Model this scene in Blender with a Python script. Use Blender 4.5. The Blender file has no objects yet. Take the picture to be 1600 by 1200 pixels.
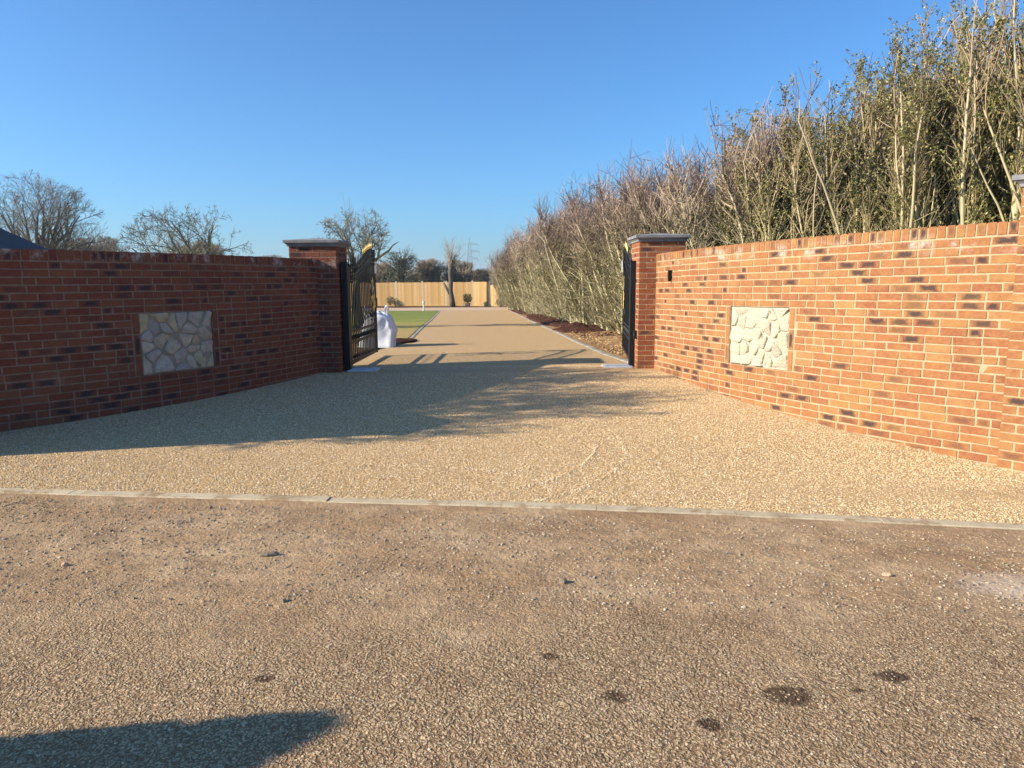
import bpy, math, random
from mathutils import Vector, Matrix, noise
from math import sin, cos, pi, radians as R
random.seed(7)
sc = bpy.context.scene
# ---------------------------------------------------------------- camera, sky, sun, exposure
PITCH = math.atan(160/1109.)
cam = bpy.data.objects.new('camera', bpy.data.cameras.new('camera'))
sc.collection.objects.link(cam); sc.camera = cam
cam.location = (0, 0, 1.5); cam.rotation_euler = (Matrix.Rotation(pi/2-PITCH, 3, 'X') @ Matrix.Rotation(R(-.4), 3, 'Z')).to_euler()
cam.data.lens = 36*1109/1600.; cam.data.sensor_width = 36
cam.data.clip_start = .05; cam.data.clip_end = 6000
SUN_EL, SUN_AZ = R(25), math.atan2(-.965, -.26)      # azimuth of the sun measured from +Y towards +X
W = bpy.data.worlds.new('World'); sc.world = W; W.use_nodes = True
wn = W.node_tree.nodes; bg = wn['Background']
sky = wn.new('ShaderNodeTexSky'); sky.sky_type = 'NISHITA'; sky.sun_disc = False
sky.sun_elevation = SUN_EL; sky.sun_rotation = SUN_AZ % (2*pi)
sky.altitude = 0; sky.air_density = 1.0; sky.dust_density = 1.0; sky.ozone_density = 3.0
tint = wn.new('ShaderNodeMix'); tint.data_type = 'RGBA'; tint.blend_type = 'MULTIPLY'; tint.inputs[0].default_value = 1
tint.inputs[7].default_value = (.52, 1.0, 1.42, 1)
W.node_tree.links.new(sky.outputs[0], tint.inputs[6]); W.node_tree.links.new(tint.outputs[2], bg.inputs[0]); bg.inputs[1].default_value = .075
sd = bpy.data.lights.new('sun', 'SUN'); sd.energy = 5.0; sd.angle = R(.5); sd.color = (1, .87, .69)
sun = bpy.data.objects.new('sun', sd); sc.collection.objects.link(sun)
tosun = Vector((sin(SUN_AZ)*cos(SUN_EL), cos(SUN_AZ)*cos(SUN_EL), sin(SUN_EL)))
sun.rotation_euler = tosun.to_track_quat('Z', 'Y').to_euler(); sun.location = (-30, -10, 30)
sc.view_settings.view_transform = 'Standard'; sc.view_settings.look = 'None'
sc.view_settings.exposure = .95; sc.view_settings.gamma = 1
sc.render.engine = 'CYCLES'

# ---------------------------------------------------------------- helpers
def tag(o, label=None, cat=None, group=None, kind=None):
    for k, v in (('label', label), ('category', cat), ('group', group), ('kind', kind)):
        if v: o[k] = v
    return o
def link(o, parent=None):
    sc.collection.objects.link(o)
    if parent: o.parent = parent
    return o
def thing(name, label, cat, loc=(0, 0, 0), rz=0, group=None):
    o = link(bpy.data.objects.new(name, None)); o.empty_display_size = .2
    o.location = loc; o.rotation_euler = (0, 0, rz)
    return tag(o, label, cat, group)
def copy_tree(o, parent=None):
    c = o.copy(); link(c); c.parent = parent
    for ch in list(o.children): copy_tree(ch, c)
    return c
class MB:
    def __init__(s): s.v = []; s.f = []; s.uv = []
    def add(s, vs, fs, uvs=None):
        n = len(s.v); s.v += [tuple(p) for p in vs]; s.f += [tuple(i+n for i in f) for f in fs]
        s.uv += (uvs if uvs else [(0, 0)]*len(vs))
        return n
    def box(s, x0, x1, y0, y1, z0, z1, M=None):
        vs = [Vector((x, y, z)) for z in (z0, z1) for y in (y0, y1) for x in (x0, x1)]
        if M: vs = [M @ p for p in vs]
        s.add(vs, [(0, 2, 3, 1), (4, 5, 7, 6), (0, 1, 5, 4), (2, 6, 7, 3), (0, 4, 6, 2), (1, 3, 7, 5)])
    def tube(s, pts, rad, k=4, cap=False):
        n0 = len(s.v); m = len(pts); up = None
        for i, p in enumerate(pts):
            d = (pts[min(i+1, m-1)] - pts[max(i-1, 0)])
            if d.length < 1e-9: d = Vector((0, 0, 1))
            d.normalize()
            if up is None: up = d.orthogonal().normalized()
            a = up - d*up.dot(d)
            a = a.normalized() if a.length > 1e-6 else d.orthogonal().normalized()
            up = a; b = d.cross(a); r = rad[i] if hasattr(rad, '__len__') else rad
            for j in range(k):
                t = 2*pi*j/k; q = p + (a*cos(t)+b*sin(t))*r
                s.v.append((q.x, q.y, q.z)); s.uv.append((0, 0))
        for i in range(m-1):
            for j in range(k):
                a = n0+i*k+j; b = n0+i*k+(j+1) % k
                s.f.append((a, b, b+k, a+k))
        if cap:
            s.f.append(tuple(n0+j for j in reversed(range(k)))); s.f.append(tuple(n0+(m-1)*k+j for j in range(k)))
    def leaf(s, p, d, n, L, w):
        # pointed leaf, folded along its rib
        d = d.normalized(); sd = d.cross(n)
        if sd.length < 1e-4: sd = d.orthogonal()
        sd.normalize(); u = sd.cross(d)
        m = p + d*L*.45
        s.add([p, m+sd*w*.5+u*w*.12, p+d*L, m-sd*w*.5+u*w*.12], [(0, 1, 2), (0, 2, 3)])
    def build(s, name, mat, parent=None, smooth=False, uv=False):
        me = bpy.data.meshes.new(name); me.from_pydata(s.v, [], s.f)
        if uv:
            l = me.uv_layers.new(name='UVMap')
            flat = []
            for lp in me.loops: flat += s.uv[lp.vertex_index]
            l.data.foreach_set('uv', flat)
        if smooth: me.polygons.foreach_set('use_smooth', [True]*len(me.polygons))
        me.materials.append(mat); me.update()
        return link(bpy.data.objects.new(name, me), parent)
def interp(pts, x):
    if x <= pts[0][0]: return pts[0][1]
    for a, b in zip(pts, pts[1:]):
        if x <= b[0]: return a[1]+(b[1]-a[1])*(x-a[0])/(b[0]-a[0])
    return pts[-1][1]
PROF = [(0, 0), (4.6, .007), (6, .06), (10.2, .22), (14, .20), (30, -.05), (45, -.28), (55, -.33), (200, -.5)]
def gz(x, y):
    return interp(PROF, y) - (.0155 if x < 0 else .024)*max(-12, min(12, x))*max(0, min(1, (10.2-y)/4.2))

# ---------------------------------------------------------------- materials
class NT:
    def __init__(s, name, rough=.9, spec=.3):
        s.m = bpy.data.materials.new(name); s.m.use_nodes = True; s.t = s.m.node_tree
        s.b = s.t.nodes['Principled BSDF']; s.b.inputs['Roughness'].default_value = rough
        s.b.inputs['Specular IOR Level'].default_value = spec
        s.co = s.t.nodes.new('ShaderNodeTexCoord').outputs['Object']
    def n(s, typ, **kw):
        nd = s.t.nodes.new(typ)
        for k, v in kw.items():
            if hasattr(nd, k) and k not in nd.inputs: setattr(nd, k, v)
        return nd
    def put(s, sock, val):
        if isinstance(val, bpy.types.NodeSocket): s.t.links.new(val, sock)
        elif isinstance(val, (tuple, list)) and len(val) == 3 and sock.type == 'RGBA': sock.default_value = (*val, 1)
        else: sock.default_value = val
    def noise(s, scale, detail=3, rough=.55, vec=None, out='Fac', dist=0):
        nd = s.n('ShaderNodeTexNoise'); s.put(nd.inputs['Vector'], vec or s.co)
        nd.inputs['Scale'].default_value = scale; nd.inputs['Detail'].default_value = detail
        nd.inputs['Roughness'].default_value = rough; nd.inputs['Distortion'].default_value = dist
        return nd.outputs[out]
    def voro(s, scale, feature='F1', out='Distance', vec=None, rnd=1):
        nd = s.n('ShaderNodeTexVoronoi'); nd.feature = feature; s.put(nd.inputs['Vector'], vec or s.co)
        nd.inputs['Scale'].default_value = scale; nd.inputs['Randomness'].default_value = rnd
        return nd.outputs[out]
    def ramp(s, fac, stops, mode='LINEAR'):
        nd = s.n('ShaderNodeValToRGB'); s.put(nd.inputs[0], fac); nd.color_ramp.interpolation = mode
        e = nd.color_ramp.elements
        while len(e) < len(stops): e.new(.5)
        for el, (p, c) in zip(e, stops):
            el.position = p; el.color = (*c, 1) if hasattr(c, '__len__') else (c, c, c, 1)
        return nd.outputs[0]
    def mix(s, fac, a, b, mode='MIX'):
        nd = s.n('ShaderNodeMix'); nd.data_type = 'RGBA'; nd.blend_type = mode
        s.put(nd.inputs[0], fac); s.put(nd.inputs[6], a); s.put(nd.inputs[7], b)
        return nd.outputs[2]
    def math(s, op, a, b=0, clamp=False):
        nd = s.n('ShaderNodeMath'); nd.operation = op; nd.use_clamp = clamp
        s.put(nd.inputs[0], a); s.put(nd.inputs[1], b)
        return nd.outputs[0]
    def island(s): return s.n('ShaderNodeNewGeometry').outputs['Random Per Island']
    def mapping(s, scale=(1, 1, 1), rot=(0, 0, 0), vec=None):
        nd = s.n('ShaderNodeMapping'); s.put(nd.inputs[0], vec or s.co)
        nd.inputs['Scale'].default_value = scale; nd.inputs['Rotation'].default_value = rot
        return nd.outputs[0]
    def xyz(s, vec=None):
        nd = s.n('ShaderNodeSeparateXYZ'); s.put(nd.inputs[0], vec or s.co); return nd.outputs
    def bump(s, h, dist=.01, strength=1, prev=None):
        nd = s.n('ShaderNodeBump'); s.put(nd.inputs['Height'], h)
        nd.inputs['Distance'].default_value = dist; nd.inputs['Strength'].default_value = strength
        if prev: s.put(nd.inputs['Normal'], prev)
        s.t.links.new(nd.outputs[0], s.b.inputs['Normal']); return nd.outputs[0]
    def col(s, c): s.put(s.b.inputs['Base Color'], c); return s

def m_brick(name='brick', tint=(1, 1, 1), burnt=0):
    t = NT(name, .88, .25)
    r = t.island(); uv = t.n('ShaderNodeTexCoord').outputs['UV']
    base = t.ramp(r, [(0, (0.260, 0.088, 0.036)), (.2, (0.312, 0.135, 0.046)), (.4, (0.281, 0.105, 0.040)), (.55, (0.343, 0.170, 0.055)),
                      (.72, (0.244, 0.080, 0.035)), (.88, (0.302, 0.123, 0.043)), (1, (0.354, 0.187, 0.070))])
    w = t.n('ShaderNodeTexWhiteNoise'); w.noise_dimensions = '1D'; t.put(w.inputs['W'], r)
    r2 = w.outputs['Value']
    base = t.mix(t.ramp(t.noise(9, 4, .6), [(.35, 0), (.7, .55)]), base, (.19, .065, .037))
    base = t.mix(t.ramp(t.noise(34, 3, .6), [(.42, 0), (.75, .5)]), base, (.35, .175, .078))
    base = t.mix(t.ramp(t.noise(5, 3, .6), [(.50, 0), (.72, .5)]), base, (.31, .17, .062))
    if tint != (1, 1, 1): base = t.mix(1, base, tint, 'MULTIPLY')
    # burnt heart on about one brick in seven, a light kiss mark on some others
    x, y, _ = t.xyz(uv)
    dx = t.math('ABSOLUTE', t.math('SUBTRACT', x, .5)); dy = t.math('ABSOLUTE', t.math('SUBTRACT', y, .5))
    m = t.math('MAXIMUM', t.math('MULTIPLY', dx, 2.0), t.math('MULTIPLY', dy, 1.7))
    m = t.math('ADD', m, t.math('MULTIPLY', t.math('SUBTRACT', t.noise(22, 3), .5), .9))
    blot = t.ramp(m, [(.38, 1), (.86, 0)])
    flag = t.ramp(r2, [(0, .9+burnt), (.10+burnt, .8), (.135+burnt, .45), (.26+burnt, .3), (.275+burnt, 0)], 'CONSTANT')
    base = t.mix(t.math('MULTIPLY', blot, flag), base, (.05, .034, .034))
    # a little lime bloom
    base = t.mix(t.ramp(t.noise(2.3, 5, .7), [(.63, 0), (.78, .3)]), base, (.50, .40, .32))
    zb = t.math('ABSOLUTE', t.math('SUBTRACT', t.xyz()[2], 1.79))
    lime = t.math('MULTIPLY', t.ramp(zb, [(.02, 1), (.10, 0)]), t.ramp(t.noise(4.5, 4, .7), [(.52, 0), (.66, .6)]))
    base = t.mix(lime, base, (.62, .55, .50))
    t.col(base)
    b = t.bump(t.noise(60, 4, .65), .004, .7)
    t.bump(t.noise(14, 3, .6, vec=t.mapping((1, 1, 3))), .008, .6, b)
    return t.m
def m_plain(name, stops, scale=8, rough=.85, spec=.3, bump=.003, bscale=None, metal=0, detail=5):
    t = NT(name, rough, spec); t.b.inputs['Metallic'].default_value = metal
    t.col(t.ramp(t.noise(scale, detail, .6), stops))
    if bump: t.bump(t.noise(bscale or scale*5, 4, .6), bump, .6)
    return t.m
def m_isl(name, stops, rough=.8, spec=.3, nscale=20, namt=.35, dark=(.1, .1, .1), bump=0, transl=0):
    t = NT(name, rough, spec)
    c = t.ramp(t.island(), stops); c = t.mix(t.ramp(t.noise(nscale, 3), [(.35, 0), (.75, namt)]), c, dark)
    t.col(c)
    if bump: t.bump(t.noise(nscale*3, 4), bump, .7)
    if transl:
        tr = t.n('ShaderNodeBsdfTranslucent'); t.put(tr.inputs[0], c)
        mx = t.n('ShaderNodeMixShader'); mx.inputs[0].default_value = transl
        t.t.links.new(t.b.outputs[0], mx.inputs[1]); t.t.links.new(tr.outputs[0], mx.inputs[2])
        t.t.links.new(mx.outputs[0], t.t.nodes['Material Output'].inputs[0])
    return t.m
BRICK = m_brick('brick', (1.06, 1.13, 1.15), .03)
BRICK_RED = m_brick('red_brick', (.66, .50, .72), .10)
BRICK_PIER = m_brick('pier_brick', (.95, .76, .85))
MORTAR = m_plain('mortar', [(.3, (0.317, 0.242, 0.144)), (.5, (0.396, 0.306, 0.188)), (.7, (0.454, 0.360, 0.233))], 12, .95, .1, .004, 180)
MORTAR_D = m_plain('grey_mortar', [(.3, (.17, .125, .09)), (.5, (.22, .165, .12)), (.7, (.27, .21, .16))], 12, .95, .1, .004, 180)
CAPST = m_plain('cap_stone', [(.3, (.15, .15, .165)), (.5, (.20, .20, .215)), (.72, (.27, .27, .27))], 7, .85, .3, .002, 120)
CEMENT = m_plain('cement', [(.3, (0.243, 0.211, 0.162)), (.7, (0.343, 0.297, 0.228))], 9, .95, .1, .006, 90)
PALECEM = m_plain('pale_cement', [(.3, (0.379, 0.343, 0.268)), (.7, (0.470, 0.434, 0.339))], 9, .95, .1, .006, 90)
STONE_R = m_isl('pale_stone', [(0, (0.396, 0.369, 0.288)), (.3, (0.477, 0.441, 0.333)), (.6, (0.495, 0.441, 0.306)), (.8, (0.432, 0.405, 0.333)), (1, (0.504, 0.468, 0.369))], .95, .1, 16, .6, (0.360, 0.333, 0.270), .03)
STONE_L = m_isl('mixed_stone', [(0, (0.333, 0.296, 0.269)), (.2, (0.549, 0.469, 0.374)), (.4, (0.392, 0.367, 0.351)), (.6, (0.608, 0.520, 0.409)), (.8, (0.549, 0.449, 0.246)), (1, (0.529, 0.449, 0.363))], .9, .2, 14, .7, (0.274, 0.235, 0.199), .03)
def m_conc():
    t = NT('concrete', .95, .15)
    c = t.ramp(t.noise(3, 6, .7), [(.3, (.36, .30, .195)), (.5, (.52, .43, .29)), (.75, (.58, .50, .36))])
    c = t.mix(t.ramp(t.noise(5, 6, .75), [(.50, 0), (.60, .85)]), c, (.30, .20, .11))
    c = t.mix(t.ramp(t.noise(60, 3, .7), [(.5, 0), (.7, .4)]), c, (.22, .16, .10))
    t.col(c); t.bump(t.noise(120, 4, .7), .005, .8); return t.m
CONC = m_conc()
SETT = m_isl('granite_sett', [(0, (0.221, 0.205, 0.172)), (.5, (0.323, 0.295, 0.250)), (1, (0.391, 0.353, 0.296))], .85, .3, 60, .4, (0.212, 0.205, 0.195), .004)
BLACK = m_plain('black_paint', [(.3, (.008, .009, .011)), (.7, (.014, .015, .018))], 12, .5, .25, .0008, 160)
GOLD = m_plain('gold_paint', [(.3, (.62, .42, .10)), (.7, (.82, .62, .22))], 20, .35, .6, .001, 160, .35)
GALV = m_plain('galvanised_steel', [(.3, (.50, .55, .60)), (.7, (.66, .70, .74))], 16, .45, .5, .0008, 60, .4)
WOOD = m_isl('fence_board', [(0, (0.335, 0.199, 0.079)), (.35, (0.435, 0.286, 0.122)), (.65, (0.385, 0.238, 0.096)), (1, (0.502, 0.350, 0.175))], .85, .2, 5, .35, (0.352, 0.199, 0.088), .003)
POSTC = m_plain('concrete_post', [(.3, (0.600, 0.529, 0.378)), (.7, (0.744, 0.667, 0.504))], 6, .9, .2, .003, 90)
DARKSH = m_plain('dark_timber', [(.3, (.008, .010, .018)), (.7, (.014, .017, .028))], 6, .8, .2, .002, 50)
SLATE = m_plain('roof_slate', [(.3, (.035, .036, .048)), (.7, (.055, .055, .07))], 3, .8, .3, .006, 18)
RENDER = m_plain('render', [(.3, (.5, .46, .4)), (.7, (.58, .54, .48))], 3, .9, .2, .003, 60)
BAGM = m_plain('woven_plastic', [(.3, (.66, .67, .70)), (.7, (.78, .79, .82))], 6, .6, .3, .012, 9)
TERRA = m_plain('terracotta', [(.3, (.40, .15, .08)), (.7, (.5, .2, .11))], 10, .8, .2, .002, 60)
WHITE = m_plain('white_board', [(.3, (.62, .62, .62)), (.7, (.74, .74, .72))], 9, .5, .3, .001, 60)
def bark(name, lo, hi, top=None, z0=0, z1=3, var=0):
    t = NT(name, .92, .15)
    c = t.ramp(t.noise(7, 4, .65, vec=t.mapping((3, 3, 1))), [(.3, lo), (.7, hi)])
    if top:
        z = t.math('MULTIPLY_ADD', t.xyz()[2], 1/(z1-z0)); z.node.inputs[2].default_value = -z0/(z1-z0)
        z = t.math('ADD', z, t.math('MULTIPLY', t.math('SUBTRACT', t.noise(1.2, 3), .5), .8))
        c = t.mix(t.ramp(z, [(.2, 0), (.9, 1)]), c, top)
    if var: c = t.mix(1, c, t.ramp(t.island(), [(0, (1-var,)*3), (.6, (1, 1, 1)), (1, (1+var*.7,)*3)]), 'MULTIPLY')
    t.col(c); t.bump(t.noise(40, 4, .6, vec=t.mapping((3, 3, 1))), .004, .6)
    return t.m
B_OAK = bark('oak_bark', (.075, .065, .055), (.13, .115, .09))
B_OAKT = bark('oak_twigs', (0.213, 0.181, 0.138), (0.300, 0.256, 0.194))
B_APPLE = bark('apple_bark', (0.135, 0.128, 0.098), (0.257, 0.243, 0.182))
B_STEM = bark('hedge_stem', (0.350, 0.317, 0.184), (0.575, 0.525, 0.310), (0.450, 0.366, 0.287), 1, 4)
B_TWIG = bark('hedge_twig', (.24, .215, .12), (.38, .33, .20), (.31, .225, .18), 1.2, 3.6, .7)
B_PALE = bark('pale_stem', (0.350, 0.297, 0.156), (0.552, 0.468, 0.279), (0.478, 0.396, 0.271), 1, 4.5)
B_TWIGP = bark('pale_twig', (0.239, 0.211, 0.098), (0.368, 0.306, 0.156), (0.294, 0.216, 0.148), 1.2, 4.5, .6)
LEAF_D = m_isl('evergreen_leaf', [(0, (0.079, 0.088, 0.029)), (.2, (0.146, 0.154, 0.041)), (.45, (0.272, 0.254, 0.077)), (.6, (0.199, 0.192, 0.059)), (.78, (0.397, 0.342, 0.126)), (1, (0.481, 0.386, 0.162))], .42, .5, 2, .4, (0.060, 0.086, 0.027), 0, .2)
LEAF_I = m_isl('ivy_leaf', [(0, (.07, .09, .04)), (.3, (.13, .14, .06)), (.5, (.26, .22, .11)), (.75, (.34, .27, .17)), (1, (.42, .35, .22))], .5, .4, 2, .4, (.06, .08, .03), 0, .15)
LEAF_B = m_isl('dry_leaf', [(0, (.22, .10, .05)), (.6, (.32, .17, .09)), (1, (.40, .26, .15))], .8, .2, 3, .3, (.18, .09, .05), 0, .2)
LEAF_DIST = m_isl('distant_leaf', [(0, (.06, .075, .04)), (.6, (.10, .11, .055)), (1, (.15, .14, .08))], .7, .2, 1, .4, (.05, .06, .04))

# gravel of the drive: golden chippings bound in resin
def m_gravel():
    t = NT('golden_gravel', .85, .25)
    wv = t.mix(.02, t.co, t.noise(40, 2, out='Color'))
    c1 = t.voro(95, out='Color', vec=wv); d1 = t.voro(95, vec=wv)
    s = t.n('ShaderNodeSeparateColor'); t.put(s.inputs[0], c1)
    base = t.ramp(s.outputs[0], [(0, (0.492, 0.306, 0.120)), (.25, (0.636, 0.425, 0.181)), (.45, (0.719, 0.504, 0.234)), (.6, (0.554, 0.356, 0.141)), (.78, (0.779, 0.603, 0.355)), (.9, (0.431, 0.326, 0.218)), (1, (0.820, 0.671, 0.459))])
    base = t.mix(t.ramp(d1, [(.30, 0), (.7, .75)]), base, (0.308, 0.188, 0.088))
    base = t.mix(t.ramp(t.noise(.9, 4, .6), [(.35, 0), (.7, .30)]), base, (0.492, 0.336, 0.187))
    base = t.mix(t.ramp(t.noise(2.7, 5, .7), [(.62, 0), (.78, .45)]), base, (0.410, 0.266, 0.155))
    x, y, z = t.xyz()
    for cx, cy, rr in ((-.95, 6.3, 1.93), (-.95, 6.35, 1.72), (-.2, 4.1, 1.18)):
        dd = t.math('SQRT', t.math('ADD', t.math('POWER', t.math('SUBTRACT', x, cx), 2), t.math('POWER', t.math('SUBTRACT', y, cy), 2)))
        e = t.math('ADD', t.math('ABSOLUTE', t.math('SUBTRACT', dd, rr)), t.math('MULTIPLY', t.math('SUBTRACT', t.noise(5, 4, .7), .5), .10))
        f = t.math('MULTIPLY', t.ramp(e, [(.01, .5), (.03, 0)]), t.ramp(t.math('MULTIPLY', t.math('SUBTRACT', x, cx), 1), [(.3, 0), (.7, 1)]))
        f = t.math('MULTIPLY', f, t.ramp(t.math('DIVIDE', y, 10), [(.65, 1), (.72, 0)]))
        base = t.mix(f, base, (0.349, 0.218, 0.113))
    t.col(base)
    h = t.math('SUBTRACT', 1, d1)
    b = t.bump(h, .007, 1)
    t.bump(t.noise(6, 4, .6), .03, .5, b)
    return t.m
GRAVEL = m_gravel()
STAINS = [(1.47, 2.57, .075, .05), (1.02, 2.43, .11, .07), (.67, 2.25, .05, .035), (.36, 2.41, .06, .05), (.15, 2.68, .04, .03), (1.28, 2.47, .035, .02), (1.62, 2.3, .03, .02), (-.95, 2.5, .05, .03)]
def m_road():
    t = NT('dirty_tarmac', .9, .25)
    wv = t.mix(.05, t.co, t.noise(24, 3, out='Color'))
    d = t.voro(92, vec=wv); c1 = t.voro(92, out='Color', vec=wv)
    s = t.n('ShaderNodeSeparateColor'); t.put(s.inputs[0], c1)
    chip = t.ramp(s.outputs[0], [(0, (0.362, 0.244, 0.132)), (.3, (0.510, 0.363, 0.207)), (.6, (0.595, 0.438, 0.267)), (.85, (0.446, 0.318, 0.188)), (1, (0.702, 0.538, 0.350))])
    tar = t.mix(t.ramp(d, [(.30, 0), (.62, 1)]), chip, (0.231, 0.145, 0.076))
    x, y, z = t.xyz()
    mud = t.mix(t.ramp(t.noise(45, 5, .7), [(.35, 0), (.7, 1)]), (0.287, 0.169, 0.083), (0.468, 0.309, 0.166))
    mud = t.mix(t.ramp(t.noise(1.7, 4, .6), [(.4, 0), (.68, .75)]), mud, (0.552, 0.398, 0.238))
    mud = t.mix(t.ramp(t.noise(3.1, 5, .7, vec=t.mapping((1, 2.2, 1))), [(.42, 0), (.62, .6)]), mud, (0.214, 0.142, 0.086))
    # earth lies thicker near the kerb
    w = t.math('ADD', t.math('MULTIPLY', t.math('SUBTRACT', y, 2.55), 1.0), t.math('MULTIPLY', t.math('SUBTRACT', t.noise(1.3, 5, .6), .5), 2.6))
    base = t.mix(t.ramp(w, [(.1, 0), (.75, .86)]), tar, mud)
    base = t.mix(t.ramp(t.noise(1.1, 5, .65, vec=t.mapping((1, 1.7, 1))), [(.50, 0), (.70, .6)]), base, (0.223, 0.134, 0.069))
    base = t.mix(t.ramp(t.noise(2.4, 4, .6), [(.58, 0), (.75, .35)]), base, (0.617, 0.467, 0.303))
    nz = t.noise(14, 4, .7)
    for sx, sy, a, b in STAINS:
        ex = t.math('POWER', t.math('DIVIDE', t.math('SUBTRACT', x, sx), a), 2); ey = t.math('POWER', t.math('DIVIDE', t.math('SUBTRACT', y, sy), b), 2)
        e = t.math('ADD', t.math('ADD', ex, ey), t.math('MULTIPLY', t.math('SUBTRACT', nz, .5), 3.2))
        base = t.mix(t.ramp(e, [(.4, .85), (1.3, 0)]), base, (0.059, 0.032, 0.017))
    ex = t.math('POWER', t.math('DIVIDE', t.math('SUBTRACT', x, 2.6), .32), 2); ey = t.math('POWER', t.math('DIVIDE', t.math('SUBTRACT', y, 3.42), .17), 2)
    e = t.math('ADD', t.math('ADD', ex, ey), t.math('MULTIPLY', t.math('SUBTRACT', t.noise(9, 5, .7), .5), 3))
    base = t.mix(t.ramp(t.math('MULTIPLY', e, .5), [(.1, .35), (.75, 0)]), base, (0.702, 0.597, 0.496))
    t.col(base)
    h = t.math('SUBTRACT', 1, d)
    hs = t.math('MULTIPLY', h, t.ramp(w, [(.1, 1), (.8, .35)]))
    b = t.bump(hs, .009, 1)
    b = t.bump(t.noise(26, 5, .7), .014, .8, b)
    t.bump(t.noise(5, 4, .6), .04, .6, b)
    return t.m
ROAD = m_road()
def m_soil(name, a, b, c, sc1=6, bd=.05):
    t = NT(name, .95, .1)
    base = t.ramp(t.noise(sc1, 6, .7), [(.3, a), (.5, b), (.72, c)])
    t.col(base); bb = t.bump(t.noise(sc1*4, 6, .75), bd, 1); t.bump(t.noise(sc1*14, 4, .7), bd*.4, 1, bb)
    return t.m
SOIL = m_soil('light_soil', (.22, .12, .055), (.36, .22, .10), (.52, .37, .18), 3)
MULCH = m_soil('mulch', (.045, .018, .012), (.085, .035, .022), (.14, .062, .038), 9)
PATHM = m_soil('pink_path', (.40, .29, .20), (.50, .37, .26), (.56, .43, .31), 30, .004)
FIELD = m_soil('field', (.12, .12, .05), (.17, .16, .07), (.22, .19, .10), .5, .02)
def m_grass():
    t = NT('grass', .85, .2)
    y = t.xyz()[1]
    f = t.math('ADD', t.math('DIVIDE', t.math('SUBTRACT', y, 19), 16), t.math('MULTIPLY', t.math('SUBTRACT', t.noise(.55, 4), .5), 1.3))
    g = t.ramp(f, [(0, (0.515, 0.363, 0.150)), (.3, (0.426, 0.353, 0.110)), (.62, (0.269, 0.294, 0.060)), (1, (0.213, 0.255, 0.050))])
    g = t.mix(t.ramp(t.noise(25, 5, .7), [(.4, 0), (.7, .5)]), g, (0.112, 0.118, 0.035))
    t.col(g); t.bump(t.noise(60, 5, .7), .04, 1)
    return t.m
GRASS = m_grass()

# ---------------------------------------------------------------- ground sheets
def strip(name, rows, mat, off, nx=8, kind='structure', zf=None, thick=0):
    """rows: (y, xl, xr) or ((xl,yl),(xr,yr)); a sheet laid on the terrain"""
    m = MB(); n = len(rows)
    for a, b in rows:
        for i in range(nx+1):
            u = i/nx; x = a[0]+(b[0]-a[0])*u; y = a[1]+(b[1]-a[1])*u
            z = gz(x, y)+off+(zf(x, y, u) if zf else 0); m.v.append((x, y, z)); m.uv.append((0, 0))
    for j in range(n-1):
        for i in range(nx):
            p = j*(nx+1)+i; m.f.append((p, p+1, p+nx+2, p+nx+1))
    o = m.build(name, mat); 
    if kind: o['kind'] = kind
    return o
def frange(a, b, d):
    n = max(1, int(math.ceil((b-a)/d))); return [a+(b-a)*i/n for i in range(n+1)]
ys = frange(-30, 12, .7)+frange(12, 60, 2)[1:]+[80, 120, 200, 400, 900, 3000]
strip('ground', [((-900 if y > 190 else -70, y), (900 if y > 190 else 70, y)) for y in ys if y <= 190], FIELD, -.03, 100)
strip('far_field', [((-3000, y), (3000, y)) for y in (120.5, 200, 500, 1200, 3500)], FIELD, -.06, 40)
def kerb_y(x): return 4.565-.058*x-.010*max(0, min(x, 4))**2
strip('road', [((-14, y), (14, y)) for y in frange(-8, 3.6, .25)], ROAD, 0, 56)
_m = MB(); _N = 112
for _i in range(_N+1):
    _x = -14+28*_i/_N
    for _k in range(7):
        _y = 3.6+(kerb_y(_x)+.03-3.6)*_k/6; _m.v.append((_x, _y, gz(_x, _y))); _m.uv.append((0, 0))
for _i in range(_N):
    for _k in range(6): _m.f.append((_i*7+_k, _i*7+7+_k, _i*7+8+_k, _i*7+1+_k))
_m.build('road_edge', ROAD)['kind'] = 'structure'

# ---------------------------------------------------------------- wall plans
def smooth_path(P, n=16):
    P = [Vector((*p, 0)) for p in P]; Q = [P[0]*2-P[1]]+P+[P[-1]*2-P[-2]]; out = []
    for i in range(1, len(Q)-2):
        a, b, c, d = Q[i-1:i+3]
        for k in range(n):
            t = k/n
            out.append(.5*((2*b)+(c-a)*t+(2*a-5*b+4*c-d)*t*t+(3*b-a-3*c+d)*t**3))
    out.append(P[-1]); return out
class Path:
    def __init__(s, P, side, lift=0):
        s.lift = lift; s.p = smooth_path(P); s.l = [0]
        for a, b in zip(s.p, s.p[1:]): s.l.append(s.l[-1]+(b-a).length)
        s.L = s.l[-1]; s.side = side
    def at(s, d):
        d = max(0, min(s.L, d)); i = 0
        lo, hi = 0, len(s.l)-2
        while lo < hi:
            mid = (lo+hi+1)//2
            if s.l[mid] <= d: lo = mid
            else: hi = mid-1
        i = lo; seg = s.l[i+1]-s.l[i]; f = (d-s.l[i])/seg if seg else 0
        p = s.p[i].lerp(s.p[i+1], f); p.z = s.lift*max(0, 1-d/s.L)
        t0 = (s.p[min(i+2, len(s.p)-1)]-s.p[max(i-1, 0)]).normalized()
        n = Vector((t0.y, -t0.x, 0))*s.side
        return p, t0, n
LP = Path([(-2.74, 10.17), (-3.08, 9.28), (-3.50, 8.36), (-3.96, 7.57), (-4.40, 6.93), (-4.83, 6.42), (-5.05, 6.16)], -1)
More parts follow.
